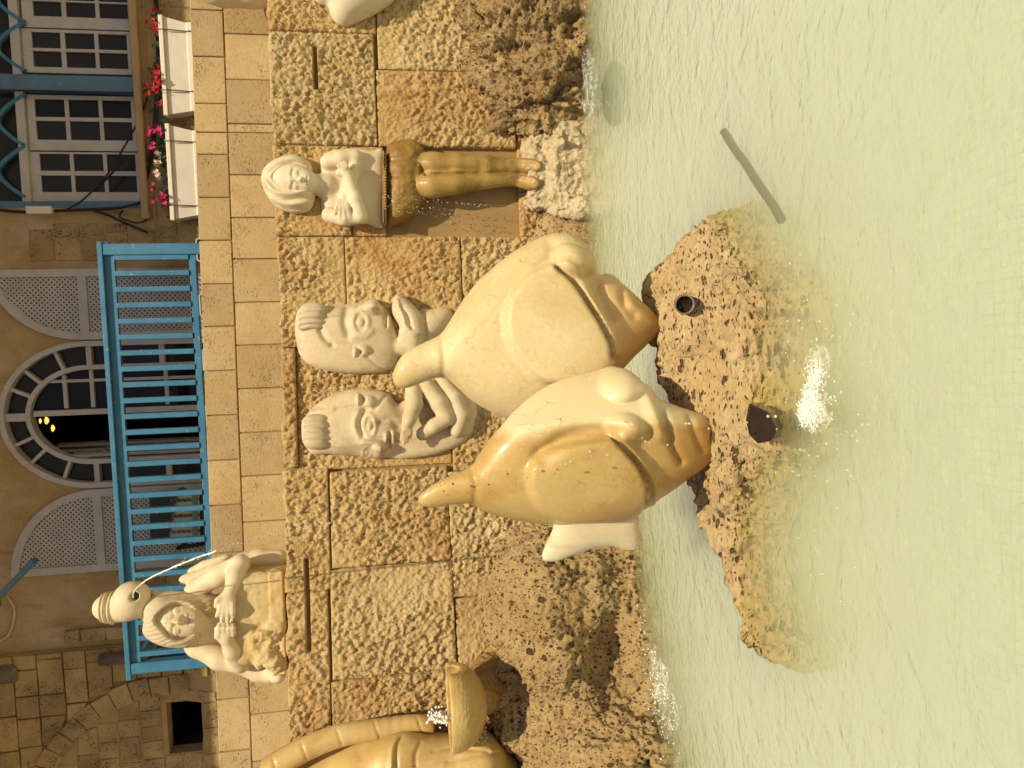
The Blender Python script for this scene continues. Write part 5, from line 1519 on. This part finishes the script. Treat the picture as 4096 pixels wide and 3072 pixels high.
# plain stones under the windows and beside the door
def stone_prism(poly, d0, d1, bev, name, parent, mat):
    c = np.mean(poly, axis=0)
    mb = MB(); n = len(poly)
    inn = [tuple(np.array(p)+(c-np.array(p))/max(np.linalg.norm(c-np.array(p)), 1e-6)*bev*1.5) for p in poly]
    vs = [(p[0], d1, p[1]) for p in poly]+[(p[0], d0+bev*0.8, p[1]) for p in poly]+[(p[0], d0, p[1]) for p in inn]
    fs = [tuple(range(2*n, 3*n))]
    for i in range(n):
        j = (i+1) % n
        fs += [(i, j, n+j, n+i), (n+i, n+j, 2*n+j, 2*n+i)]
    mb.add(vs, fs)
    return obj(name, mb.mesh(name), parent, mat)
def courses(s0, s1, z0, z1, hgt, length, d, parent, keep=None, push=None, jit=0.012, mat='oldstone', bev=0.008):
    z = z0
    while z < z1-0.04:
        hh_ = hgt*rng.uniform(0.9, 1.12)
        s = s0-rng.uniform(0, length*0.6)
        while s < s1:
            ln = length*rng.uniform(0.65, 1.4)
            a, c = max(s, s0), min(s+ln, s1)
            if c-a > 0.06:
                g = 0.006
                q = [(a+g, z+g), (c-g, z+g), (c-g, min(z+hh_, z1)-g), (a+g, min(z+hh_, z1)-g)]
                q = [(p[0]+rng.uniform(-1, 1)*jit*0.4, p[1]+rng.uniform(-1, 1)*jit*0.4) for p in q]
                if keep is None or keep(((a+c)/2, z+hh_/2)):
                    if push: q = [push(p) for p in q]
                    stone_prism(q, d-rng.uniform(0, jit), d+0.12, bev, 'stone', parent, MAT[mat])
            s += ln
        z += hh_
sR = fb(600, 1062)[0]
courses(sR+0.05, W_s0-0.15, 2.9, W_z0+1.1, 0.24, 0.42, -0.006, bd, jit=0.008)
courses(W_s0-0.15, 4.6, 2.9, W_z0-0.09, 0.23, 0.5, -0.006, bd, jit=0.008)
s2_ = fb(600, 2268)[0]
courses(fb(600, 2345)[0], s2_-0.02, 2.9, 4.25, 0.22, 0.3, -0.006, bd, jit=0.008)
courses(fb(600, 2540)[0], fb(600, 2487)[0], 3.0, 4.75, 0.24, 0.4, -0.06, bd, jit=0.02)
# ---- the old stone house with its walled-up arch
od = building('stone_house', 'old sandstone house wall with a walled-up arch and a square black opening', 'building')
sE = fb(400, 2580)[0]; sL = fb(400, 3072)[0]-0.5
ac = fb(720, 3222); aR = fb(720, 3222-470)[0]-ac[0]
hole_r = rect(678, 817, 2791, 2995)
def mk_hole(c): return not (hole_r[0]-0.01 < c[0] < hole_r[1]+0.01 and hole_r[2]-0.02 < c[1] < hole_r[3]+0.02)
def out_push(p):
    v_ = np.array(p)-np.array(ac); r = np.linalg.norm(v_)
    return tuple(np.array(ac)+v_*max(1, (aR+0.16)/r))
def in_push(p):
    v_ = np.array(p)-np.array(ac); r = np.linalg.norm(v_)
    q = np.array(ac)+v_*min(1, (aR+0.03)/r)
    if hole_r[0]-0.01 < q[0] < hole_r[1]+0.01 and hole_r[2]-0.01 < q[1] < hole_r[3]+0.01:
        ds = [q[0]-hole_r[0], hole_r[1]-q[0], q[1]-hole_r[2], hole_r[3]-q[1]]
        k_ = int(np.argmin(ds))
        if k_ == 0: q[0] = hole_r[0]-0.01
        elif k_ == 1: q[0] = hole_r[1]+0.01
        elif k_ == 2: q[1] = hole_r[2]-0.01
        else: q[1] = hole_r[3]+0.01
    return tuple(q)
dist_a = lambda c: np.linalg.norm(np.array(c)-np.array(ac))
courses(sL, sE, 2.9, 5.6, 0.235, 0.30, -0.105, od, keep=lambda c: dist_a(c) > aR+0.17, push=out_push)
courses(sL, sE, 2.9, 5.2, 0.2, 0.22, -0.075, od, keep=lambda c: dist_a(c) < aR+0.0 and mk_hole(c), push=in_push)
nv = 15
for i in range(nv):
    t0_, t1_ = math.radians(-8+i*118/nv), math.radians(-8+(i+1)*118/nv)
    e_ = 0.005/aR
    r0_, r1_ = aR, aR+0.21*rng.uniform(0.9, 1.1)
    q = [(ac[0]+r*math.cos(t), ac[1]+r*math.sin(t)) for r, t in ((r0_, t0_+e_), (r1_, t0_+e_), (r1_, t1_-e_), (r0_, t1_-e_))]
    stone_prism(q, -0.125-rng.uniform(0, 0.01), 0.0, 0.008, 'voussoir', od, MAT['oldstone'])
face_with_holes([(sL, 1.8), (sE, 1.8), (sE, 6.2), (sL, 6.2)], [[(hole_r[0], hole_r[2]), (hole_r[1], hole_r[2]), (hole_r[1], hole_r[3]), (hole_r[0], hole_r[3])]], -0.068, 0.16, 'wall', MAT['mortar'], od)
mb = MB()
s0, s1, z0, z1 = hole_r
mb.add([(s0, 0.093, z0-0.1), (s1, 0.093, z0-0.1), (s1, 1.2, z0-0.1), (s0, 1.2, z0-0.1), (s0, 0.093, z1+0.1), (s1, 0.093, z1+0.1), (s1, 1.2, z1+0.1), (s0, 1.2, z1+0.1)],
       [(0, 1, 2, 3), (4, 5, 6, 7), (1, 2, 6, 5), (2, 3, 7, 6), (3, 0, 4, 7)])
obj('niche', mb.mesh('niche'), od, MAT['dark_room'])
# grey drain pipe and fitting at the crack
t = building('wall_fitting', 'grey square metal fitting on the old stone wall at the crack', 'fitting')
s0, s1, z0, z1 = rect(8, 95, 2640, 2710); mb = MB(); mb.box((s0, -0.17, z0), (s1, -0.105, z1)); me = mb.mesh('plate'); bevel(me, 0.03); obj('plate', me, t, MAT['metal'])
t = building('drain_pipe', 'short grey drain pipe behind the balcony rail end', 'pipe')
s, z = fb(450, 2610); mb = MB(); mb.tube([(s, -0.17, z-0.5), (s, -0.17, z+0.06)], 0.06, 12); obj('tube', mb.mesh('tube', True), t, MAT['metal'])
# blue slanted board at the top with a pale cable
t = building('awning_arm', 'dark blue slanted awning arm at the top of the plastered wall', 'awning')
a = fb(140, 2240, -0.35); b_ = fb(-40, 2420, -0.35)
mb = MB(); mb.bar((a[0], -0.35, a[1]), (b_[0]-0.2, -0.35, b_[1]+0.2), 0.05, 0.09, up=(0, 1, 0)); mb.bar((b_[0]-0.1, -0.36, b_[1]+0.1), (b_[0]-0.1, 0.0, b_[1]+0.1), 0.05, 0.05)
obj('arm', mb.mesh('arm'), t, MAT['blue_dull'])
def cable(px, r, mat, label, d=-0.03, name='cable', group=None):
    P = line_smooth(px, 6)
    pts = [bw_(*(lambda q: (q[0], d, q[1]))(fb(x, y, d))) for x, y in P]
    c = np.array(pts[0])
    mb = MB(); mb.tube([p-c for p in pts], r, 6)
    return tag(obj(name, mb.mesh(name, True), None, MAT[mat], tuple(c)), label, 'cable', group)
cable([(28, 2385), (55, 2430), (52, 2490), (30, 2545), (-20, 2570)], 0.012, 'cable_w', 'pale cable looping down from the blue awning arm')

# ------------------------------------------------------------------ balcony
bl = building('balcony', 'blue wooden balcony railing with square balusters in front of the arched door', 'balcony')
DB = -1.02
y_r, y_l = 968, 2690
sR_, zR_ = fb(394, y_r, DB); sL_, zL_ = fb(510, y_l, DB)
zt_ = (zR_+zL_)/2; zb_ = (fb(750, 975, DB)[1]+fb(822, 2060, DB)[1])/2
print('balcony', sL_, sR_, zL_, zR_, zb_)
mb = MB(); mb.box((sL_-0.06, DB-0.05, zt_-0.045), (sR_, DB+0.07, zt_)); me = mb.mesh('handrail'); bevel(me, 0.006); obj('handrail', me, bl, MAT['blue'])
mb = MB(); mb.box((sL_+0.0, DB-0.015, zt_-0.125), (sR_-0.02, DB+0.03, zt_-0.046)); obj('top_rail', mb.mesh('top_rail'), bl, MAT['blue'])
mb = MB(); mb.box((sL_+0.0, DB-0.02, zb_-0.06), (sR_-0.02, DB+0.035, zb_)); me = mb.mesh('bottom_rail'); bevel(me, 0.005); obj('bottom_rail', me, bl, MAT['blue'])
mb = MB(); mb.box((-0.024, -0.03, zb_-0.0), (0.024, 0.03, zt_-0.125)); bal_me = mb.mesh('baluster'); bevel(bal_me, 0.004); bal_me.materials.append(MAT['blue'])
yb = [1030+63.2*i for i in range(26)]
for y in yb:
    s = fb(600, y, DB)[0]
    if sL_+0.1 < s < sR_-0.1:
        obj('baluster', bal_me, bl, None, (s, DB, 0))
for s_, nm in ((sL_+0.045, 'post'), (sR_-0.07, 'post')):
    mb = MB(); mb.box((s_-0.05, DB-0.045, zb_-0.12), (s_+0.05, DB+0.055, zt_-0.046)); me = mb.mesh('post'); bevel(me, 0.005); obj('post', me, bl, MAT['blue'])
for s_, m_ in ((sR_-0.05, 'blue'), (sL_+0.02, 'blue_deep')):
    mb = MB(); mb.box((s_, DB+0.08, zb_+0.0), (s_+0.03, -0.13, zt_-0.13)); obj('end_panel', mb.mesh('end_panel'), bl, MAT[m_])
    mb = MB(); mb.box((s_-0.03, DB+0.08, zt_-0.045), (s_+0.06, -0.13, zt_-0.002)); obj('handrail', mb.mesh('handrail'), bl, MAT['blue'])
mb = MB(); mb.box((sL_, DB+0.05, z_fl-0.12), (sR_, -0.13, z_fl-0.001)); obj('floor', mb.mesh('floor'), bl, MAT['sill'])
for k in range(8):
    yk = 1000+k*220
    a = [fb(772+k*4, yk-30, DB)[0], fb(772, yk+32, DB)[0]]
    sm = (a[0]+a[1])/2
    zc = zb_-0.075
    q = [(sm-0.22, zc-0.22), (sm+0.22, zc-0.22), (sm+0.09, zc), (sm-0.09, zc)]
    mb = MB(); mb.prism(q, DB, DB+0.05); c_ = obj('corbel_board', mb.mesh('corbel_board'), bl, MAT['teal_wood'])
    mb = MB()
    for p, r in ((q[1], q[2]), (q[3], q[0]), (q[2], q[3])): mb.bar((p[0], DB+0.0, p[1]), (r[0], DB+0.0, r[1]), 0.012, 0.07, up=(0, 1, 0))
    obj('edge_strip', mb.mesh('edge_strip'), c_, MAT['white'])
# chair on the balcony
s, _ = fb(650, 2080, -0.5)
ch = thing('plastic_chair', 'dark green plastic armchair with slotted back on the balcony', 'chair', tuple(bw_(s, -0.45, z_fl)), -BA+0.15)
ztop = fb(558, 2080, -0.45)[1]-z_fl
mb = MB()
for k in range(6): mb.bar((-0.2+k*0.08, 0.2, 0.44), (-0.2+k*0.08, 0.28, ztop-0.03), 0.045, 0.015, up=(0, 1, 0))
for z in (0.5, 0.6, ztop-0.06, ztop-0.16): mb.bar((-0.24, 0.2+0.08*(z-0.44)/(ztop-0.47)-0.004, z), (0.24, 0.2+0.08*(z-0.44)/(ztop-0.47)-0.004, z), 0.05 if z < 0.7 else 0.09, 0.02, up=(0, 1, 0))
obj('backrest', mb.mesh('backrest'), ch, MAT['chair'])
mb = MB(); mb.box((-0.25, -0.25, 0.41), (0.25, 0.22, 0.44)); me = mb.mesh('seat'); bevel(me, 0.012); obj('seat', me, ch, MAT['chair'])
for sx in (-1, 1):
    mb = MB(); mb.tube([(sx*0.27, -0.24, 0.64), (sx*0.28, 0.0, 0.66), (sx*0.25, 0.22, 0.68)], 0.025, 8); obj('armrest', mb.mesh('armrest', True), ch, MAT['chair'])
    for sy in (-0.23, 0.2):
        mb = MB(); mb.tube([(sx*0.24, sy, 0.42), (sx*0.28, sy*1.1, 0.0)], 0.022, 8); obj('leg', mb.mesh('leg', True), ch, MAT['chair'])
    mb = MB(); mb.tube([(sx*0.25, -0.23, 0.42), (sx*0.27, -0.24, 0.65)], 0.02, 8); obj('arm_support', mb.mesh('arm_support', True), ch, MAT['chair'])

# ------------------------------------------------------------------ planters and flowers
def planter(x0, x1, y0, y1, label, straps):
    d = -0.18
    s0, s1, z0, z1 = rect(x0, x1, y0, y1, d)
    c = ((s0+s1)/2, z0)
    t = thing('flower_box', label, 'planter', tuple(bw_(c[0], d, z0)), -BA)
    w = (s1-s0)/2; h_ = z1-z0; D = 0.2
    mb = MB()
    vs = []
    for z, e, in ((0.03, -0.05), (h_*0.86, 0.0)):
        vs += [(-w-e, -0.0-e*0.6, z), (w+e, -0.0-e*0.6, z), (w+e, D+e*0.3, z), (-w-e, D+e*0.3, z)]
    vs = [(-w+0.05, 0.03, 0.02), (w-0.05, 0.03, 0.02), (w-0.05, D-0.02, 0.02), (-w+0.05, D-0.02, 0.02), (-w, 0, h_*0.85), (w, 0, h_*0.85), (w, D, h_*0.85), (-w, D, h_*0.85)]
    mb.add(vs, [(0, 3, 2, 1), (0, 1, 5, 4), (1, 2, 6, 5), (2, 3, 7, 6), (3, 0, 4, 7), (4, 5, 6, 7)])
    me = mb.mesh('tub'); obj('tub', me, t, MAT['plastic'])
    mb = MB(); mb.box((-w-0.015, -0.02, h_*0.86), (w+0.015, D+0.01, h_)); me = mb.mesh('rim'); bevel(me, 0.006); obj('rim', me, t, MAT['plastic'])
    mb = MB(); mb.box((-w+0.04, 0.012, 0.0), (w-0.04, D-0.01, 0.055)); me = mb.mesh('drip_tray'); bevel(me, 0.006); obj('drip_tray', me, t, MAT['plastic'])
    for y in straps:
        s = fb((x0+x1)/2, y, d)[0]-c[0]
        mb = MB(); mb.tube([(s, 0.18, h_+0.01), (s, -0.028, h_+0.006), (s, -0.026, h_*0.82), (s, 0.014, 0.05), (s, -0.004, -0.008), (s, 0.19, -0.01)], 0.006, 6)
        obj('strap', mb.mesh('strap', True), t, MAT['metal'])
        mb = MB(); mb.box((s-0.05-0.02, 0.05, -0.035), (s-0.05+0.02, 0.16, 0.0)); obj('foot', mb.mesh('foot'), t, MAT['plastic'])
    return t, s0, s1, z1
pl1, a0, a1, az = planter(645, 775, 68, 458, 'white plastic flower box with red flowers, strapped below the windows', (122, 363))
pl2, c0, c1, cz = planter(672, 800, 502, 876, 'white plastic flower box with pink and cream flowers, strapped below the windows', (566, 822))
bmf = bmesh.new()
def flower_mesh(mat, name, n=5, r=0.02):
    mb = MB()
    for k in range(n):
        a = 2*math.pi*k/n
        u = Vector((math.cos(a), 0, math.sin(a))); w_ = Vector((-math.sin(a), 0, math.cos(a)))
        p = [Vector((0, 0, 0)), u*r*0.6+w_*r*0.5+Vector((0, -r*0.35, 0)), u*r*1.15+Vector((0, -r*0.1, 0)), u*r*0.6-w_*r*0.5+Vector((0, -r*0.35, 0))]
        mb.add(p, [(0, 1, 2, 3)])
    me = mb.mesh(name); me.materials.append(MAT[mat]); return me
FM = {k: flower_mesh(k, k+'_blossom') for k in ('red', 'pink', 'cream')}
leaf_mb = MB()
def plant(name, label, x, y, n_leaf, spread, blossoms, seed):
    """x, y: picture place of its foot; blossoms: list of (kind, px x, px y, count, spread px)"""
    r_ = random.Random(seed)
    s, z = fb(x, y, -0.1)
    t = thing(name, label, 'plant', tuple(bw_(s, -0.1, z)), -BA)
    mb = MB()
    for k in range(n_leaf):
        c = Vector((r_.gauss(0, spread*0.45), r_.uniform(-0.06, 0.05), abs(r_.gauss(0.02, 0.05))))
        a = r_.uniform(0, 6.28); rr = r_.uniform(0.016, 0.032)
        n_ = Vector((r_.gauss(0, 0.5), -1, r_.gauss(0.4, 0.5))).normalized(); u = n_.orthogonal().normalized(); v_ = n_.cross(u)
        pts = [c+(u*math.cos(a+q*1.047)+v_*math.sin(a+q*1.047))*rr*(1 if q % 2 else 0.85) for q in range(6)]
        mb.add(pts, [(0, 1, 2, 3, 4, 5)])
    for k in range(n_leaf//4):
        b0 = Vector((r_.gauss(0, spread*0.4), r_.uniform(-0.05, 0.04), -0.03)); mb.tube([b0, b0+Vector((r_.gauss(0, 0.02), -0.01, r_.uniform(0.04, 0.12)))], 0.003, 4)
    obj('foliage', mb.mesh('foliage'), t, MAT['leaf'])
    for kind, bx, by, cnt, sp in blossoms:
        for k in range(cnt):
            q = fb(bx+r_.gauss(0, sp), by+r_.gauss(0, sp), -0.2)
            p = bw_(q[0], -0.2+r_.uniform(-0.04, 0.06), q[1])-np.array(t.location)
            lp = Matrix.Rotation(BA, 3, 'Z') @ Vector(p)
            o = obj('blossom', FM[kind], t, None, lp)
            o.rotation_euler = (r_.uniform(-0.7, 0.7), r_.uniform(0, 3), r_.uniform(-0.7, 0.7)); k2 = r_.uniform(0.75, 1.25); o.scale = (k2, k2, k2)
    return t
plant('flowering_plant', 'small red flower tuft at the far end of the white box beside the wall edge', 648, 100, 22, 0.16, [('red', 615, 88, 7, 9), ('red', 626, 118, 5, 7), ('red', 622, 45, 2, 6)], 1)
plant('flowering_plant', 'large red flower clump in the middle of the white box', 650, 330, 46, 0.34, [('red', 628, 280, 6, 10), ('red', 615, 345, 18, 16), ('red', 632, 325, 12, 10), ('red', 640, 415, 4, 6), ('red', 592, 370, 4, 6)], 2)
plant('flowering_plant', 'bright pink flower clump with dark leaves at the box end beside the red flowers', 668, 560, 44, 0.22, [('pink', 600, 530, 7, 9), ('pink', 625, 520, 6, 8), ('pink', 638, 535, 4, 7), ('pink', 616, 580, 7, 8)], 3)
plant('flowering_plant', 'cream flowered plant between two pink ones', 676, 660, 50, 0.26, [('cream', 630, 617, 4, 5), ('cream', 622, 655, 5, 7), ('cream', 628, 700, 6, 8)], 4)
plant('flowering_plant', 'bright pink flower clump at the box end beside the balcony', 685, 790, 40, 0.18, [('pink', 612, 750, 5, 6), ('pink', 650, 780, 8, 9), ('pink', 638, 800, 5, 7), ('pink', 612, 805, 3, 5), ('pink', 664, 815, 3, 4)], 5)
# cables
cable([(612, -60), (625, 60), (630, 200), (622, 400), (608, 560), (585, 690), (565, 800)], 0.014, 'cable', 'thick black cable running behind the flowers along the sill', -0.06)
cable([(622, -60), (640, 120), (644, 300), (634, 430), (614, 600), (588, 720), (560, 812)], 0.009, 'cable', 'thin black cable running beside the thick one below the sill', -0.045)
cable([(590, 385), (560, 470), (490, 600), (420, 710), (330, 800), (262, 842)], 0.009, 'cable', 'dark brown cable slanting across the window panes', -0.05)
cable([(505, 622), (450, 690), (380, 765)], 0.010, 'cable', 'short black cable crossing the lowest panes', -0.04)
cable([(-20, 362), (150, 364), (330, 370), (470, 380), (545, 380), (590, 355)], 0.006, 'cable', 'thin black cable hanging along the blue window post', -0.02)
cable([(360, 838), (430, 860), (500, 892), (590, 930)], 0.013, 'cable', 'black cable running down the stones beside the window corner', -0.05)
cable([(560, 812), (575, 850), (585, 880), (540, 890), (480, 868), (490, 840)], 0.009, 'cable', 'black cable loop at the end of the window sill', -0.05)
cable([(-20, 838), (100, 848), (250, 842), (360, 838), (470, 832), (560, 812)], 0.016, 'cable', 'bundle of black cables under the white junction box', -0.05)
t = building('junction_box', 'small white plastic cable box beside the window corner', 'box')
s0, s1, z0, z1 = rect(107, 210, 826, 856, -0.09); mb = MB(); mb.box((s0, -0.12, z0), (s1, -0.06, z1)); me = mb.mesh('cover'); bevel(me, 0.008); obj('cover', me, t, MAT['plastic'])
# ------------------------------------------------------------------ fittings in the pool
tp = atz(2750, 1225, 0.17)
t = thing('pipe_stub', 'short open grey pipe stub lying on the islet rock', 'pipe', tuple(tp))
mb = MB()
ax_ = Vector((0.10, 0.75, -0.28)).normalized()
n = 16; x_ = ax_.orthogonal().normalized(); y_ = ax_.cross(x_)
ro, ri, ln = 0.036, 0.031, 0.13
ring = lambda r, z: [x_*math.cos(2*math.pi*k/n)*r+y_*math.sin(2*math.pi*k/n)*r+ax_*z for k in range(n)]
vs = ring(ro, ln)+ring(ro, 0)+ring(ri, 0)+ring(ri, ln*0.8)
fs = []
for a in range(3):
    for k in range(n): fs.append((a*n+k, a*n+(k+1) % n, (a+1)*n+(k+1) % n, (a+1)*n+k))
fs.append(tuple(3*n+k for k in range(n)))
mb.add([Vector((0.0, -0.06, 0.035))+v for v in vs], fs)
obj('tube', mb.mesh('tube', True), t, MAT['metal'])
fit = atz(3030, 1700, 0.10)
t = thing('dark_fitting', 'dark glossy angular fitting set in the near side of the islet', 'fitting', tuple(fit))
V = Vol(fit-0.12, fit+0.12, 0.006)
mb = MB()
cx = [(2995, 1612), (3075, 1650), (3110, 1720), (3085, 1765), (3030, 1775), (2995, 1740), (2982, 1680)]
top = [np.array(at(x, y, fit[1]-0.02+(x-3040)*-0.0009)) for x, y in cx]
nn = len(top)
vs = [p-fit for p in top]+[p-fit+np.array([0, 0.09, -0.07]) for p in top]
mb.add(vs, [tuple(range(nn))]+[(i, (i+1) % nn, nn+(i+1) % nn, nn+i) for i in range(nn)])
me = mb.mesh('face'); bevel(me, 0.006, 2)
obj('face', me, t, MAT['dark_fit'])
# sunken pipe
rg0 = np.random.default_rng(3)
a = atz(2895, 530, -0.075); b_ = atz(3130, 880, -0.085)
c = (a+b_)/2
mb = MB()
pts = [a+(b_-a)*k/8+rg0.normal(0, 0.0015, 3) for k in range(9)]
mb.tube([p-c for p in pts], 0.016, 10)
t = thing('sunken_pipe', 'grey-green pipe lying under the water beside the islet', 'pipe', tuple(c))
obj('tube', mb.mesh('tube', True), t, MAT['pipe_green'])
d_ = atz(2460, 370, -0.12)
V = Vol(d_-np.array([0.25, 0.2, 0.16]), d_+np.array([0.25, 0.2, 0.12]), 0.012)
V.ell(d_, (0.2, 0.1, 0.07))
t = thing('sunken_stone', 'small dark stone under the water before the weathered boulder', 'rock', tuple(d_-np.array([0, 0, 0.14])))
V.build('stone_mass', MAT['pipe_green'], t, rockify(0.02, 0.0, 20, 9, 0.004))

# ------------------------------------------------------------------ water jets, drops and foam
rg = np.random.default_rng(5)
bm = bmesh.new(); bmesh.ops.create_icosphere(bm, subdivisions=1, radius=1.0)
ICO_V = np.array([v.co for v in bm.verts]); ICO_F = np.array([[v.index for v in f.verts] for f in bm.faces]); bm.free()
def drops(name, label, cat, C, R, mat, stretch=None):
    C = np.asarray(C); R = np.asarray(R); n = len(C)
    S = np.ones((n, 3)) if stretch is None else np.asarray(stretch)
    Vv = (ICO_V[None]*(R[:, None, None]*S[:, None, :])+C[:, None])
    c0 = C.mean(0)
    F = (ICO_F[None]+np.arange(n)[:, None, None]*len(ICO_V)).reshape(-1, 3)
    o = obj(name, mesh_np(name, Vv.reshape(-1, 3)-c0, F), None, MAT[mat], tuple(c0))
    return tag(o, label, cat, kind='stuff')
j0 = hole.copy()
JV = np.array([1.8116, -4.7748, -1.4071])
def jet(t): return j0+JV*t-np.array([0, 0, 4.905*t*t])
mb = MB()
ts = np.linspace(0, 0.29, 40)
mb.tube([jet(t)-j0+rg.normal(0, 0.0012, 3) for t in ts], list(0.0032+0.002*rg.random(40)), 6)
tag(obj('water_jet', mb.mesh('water_jet', True), None, MAT['foam'], tuple(j0)), 'thin white water jet arching from the jar on the woman\'s head', 'water jet')
C = []; R = []
for t in np.concatenate([np.linspace(0.22, 0.36, 90), np.linspace(0.36, 0.615, 60)]):
    q = jet(t)+rg.normal(0, 0.006+0.012*(t > 0.40), 3)
    C.append(q); R.append(rg.uniform(0.0022, 0.0052))
drops('jet_drops', 'falling drops where the arching jet breaks up before the fish', 'water drops', C, R, 'drop')
# trickles from the girl's belt
C = []; R = []
for (a0, c0_, a1_, c1_) in ((905, 470, 1400, 515), (905, 560, 1350, 590), (900, 520, 1330, 560), (1350, 515, 1720, 535)):
    for k in range(28):
        f_ = rg.random()
        C.append(G(a0+(a1_-a0)*f_, c0_+(c1_-c0_)*f_+rg.normal(0, 6), -0.16-0.03*rg.random())); R.append(rg.uniform(0.002, 0.0045))
drops('trickle_drops', 'drops trickling from the belt of the standing girl', 'water drops', C, R, 'drop')
def foam(name, label, px, sp, n, rmin, rmax, z0=0.002, mat='foam', zs=0.01):
    C = []; R = []
    for (x, y, sx_, sy_, m_) in px:
        for k in range(m_):
            C.append(atz(x+rg.normal(0, sx_), y+rg.normal(0, sy_), z0+abs(rg.normal(0, zs)))); R.append(rg.uniform(rmin, rmax)*rg.uniform(0.5, 1))
    drops(name, label, 'foam', C, R, mat)
foam('foam', 'white foam where the jet falls into the pool before the islet',
     [(3240, 1610, 16, 34, 1800), (3262, 1500, 14, 30, 500), (3220, 1650, 12, 22, 900), (3280, 1570, 40, 90, 90)], 0, 0, 0.001, 0.0038, -0.001, zs=0.005)
foam('foam', 'sparkling foam along the waterline under the plinth and dark boulder',
     [(2330+q*0.02, y, 12, 40, 14) for q, y in ((0, 40), (0, 150), (0, 260), (0, 290), (0, 400), (0, 520), (0, 640), (0, 760), (0, 860))]+[(2350, 280, 10, 25, 60), (2420, 600, 60, 260, 60), (2380, 420, 25, 30, 40)], 0, 0, 0.0012, 0.0042, 0.0, zs=0.006)
foam('foam', 'sparkling foam and splash at the foot of the pitted boulder',
     [(2640, 2780, 25, 60, 220), (2620, 2680, 20, 50, 60), (2570, 2500, 12, 80, 40), (2680, 2900, 25, 80, 60)], 0, 0, 0.0015, 0.005, 0.0, zs=0.05)
C = []; R = []
for k in range(200):
    q = Rm(1500+rg.normal(0, 55), 560+rg.normal(0, 32), -0.38+rg.normal(0, 0.03)); C.append(q); R.append(rg.uniform(0.004, 0.01))
drops('splash', 'white splash of water spilling into the ribbed bowl', 'water splash', C, R, 'foam')
C = []; R = []
for k in range(90):
    q = Rm(1830+rg.normal(0, 30), 700+rg.normal(0, 40), -0.4+rg.normal(0, 0.04)); C.append(q); R.append(rg.uniform(0.002, 0.006))
drops('splash', 'drops dripping from under the ribbed bowl', 'water splash', C, R, 'drop')
# scattered bubbles on the pool
C = []; R = []
for k in range(110):
    x, y = 3250+rg.normal(0, 130), 1650+rg.normal(0, 330)
    C.append(atz(x, y, 0.001)); R.append(rg.uniform(0.0015, 0.005))
drops('bubbles', 'clear bubbles scattered on the water round the foam patch', 'bubbles', C, R, 'drop')

def sheet(label, px, n=40):
    """thin broken froth lying on the water"""
    P = poly_smooth([atz(x, y, 0.0)[:2] for x, y in px]); c = P.mean(0)
    mb = MB(); k = len(P)
    rings = [0.0, 0.35, 0.7, 1.0]
    vs = [(0, 0, 0.006)]
    for r in rings[1:]:
        for i, p in enumerate(P):
            q = (p-c)*r
            vs.append((q[0], q[1], 0.001+0.005*(1-r)+0.002*math.sin(i*1.7+r*9)*(1-r)))
    fs = [(0, 1+i, 1+(i+1) % k) for i in range(k)]
    for a in range(2):
        o = 1+a*k
        fs += [(o+i, o+k+i, o+k+(i+1) % k, o+(i+1) % k) for i in range(k)]
    mb.add(vs, fs)
    tag(obj('froth', mb.mesh('froth', True), None, MAT['foam_sheet'], (c[0], c[1], 0.001)), label, 'foam', kind='stuff')
sheet('thin white froth under the foam patch before the islet', [(3180, 1640), (3200, 1560), (3220, 1440), (3270, 1370), (3320, 1420), (3320, 1540), (3340, 1640), (3300, 1720), (3230, 1730)])
sheet('thin froth along the foot of the pitted boulder', [(2600, 2600), (2650, 2640), (2700, 2780), (2720, 2900), (2680, 2920), (2630, 2800), (2600, 2700)])
sheet('thin froth along the foot of the dark boulder', [(2325, 180), (2370, 220), (2390, 300), (2380, 430), (2345, 470), (2325, 360)])
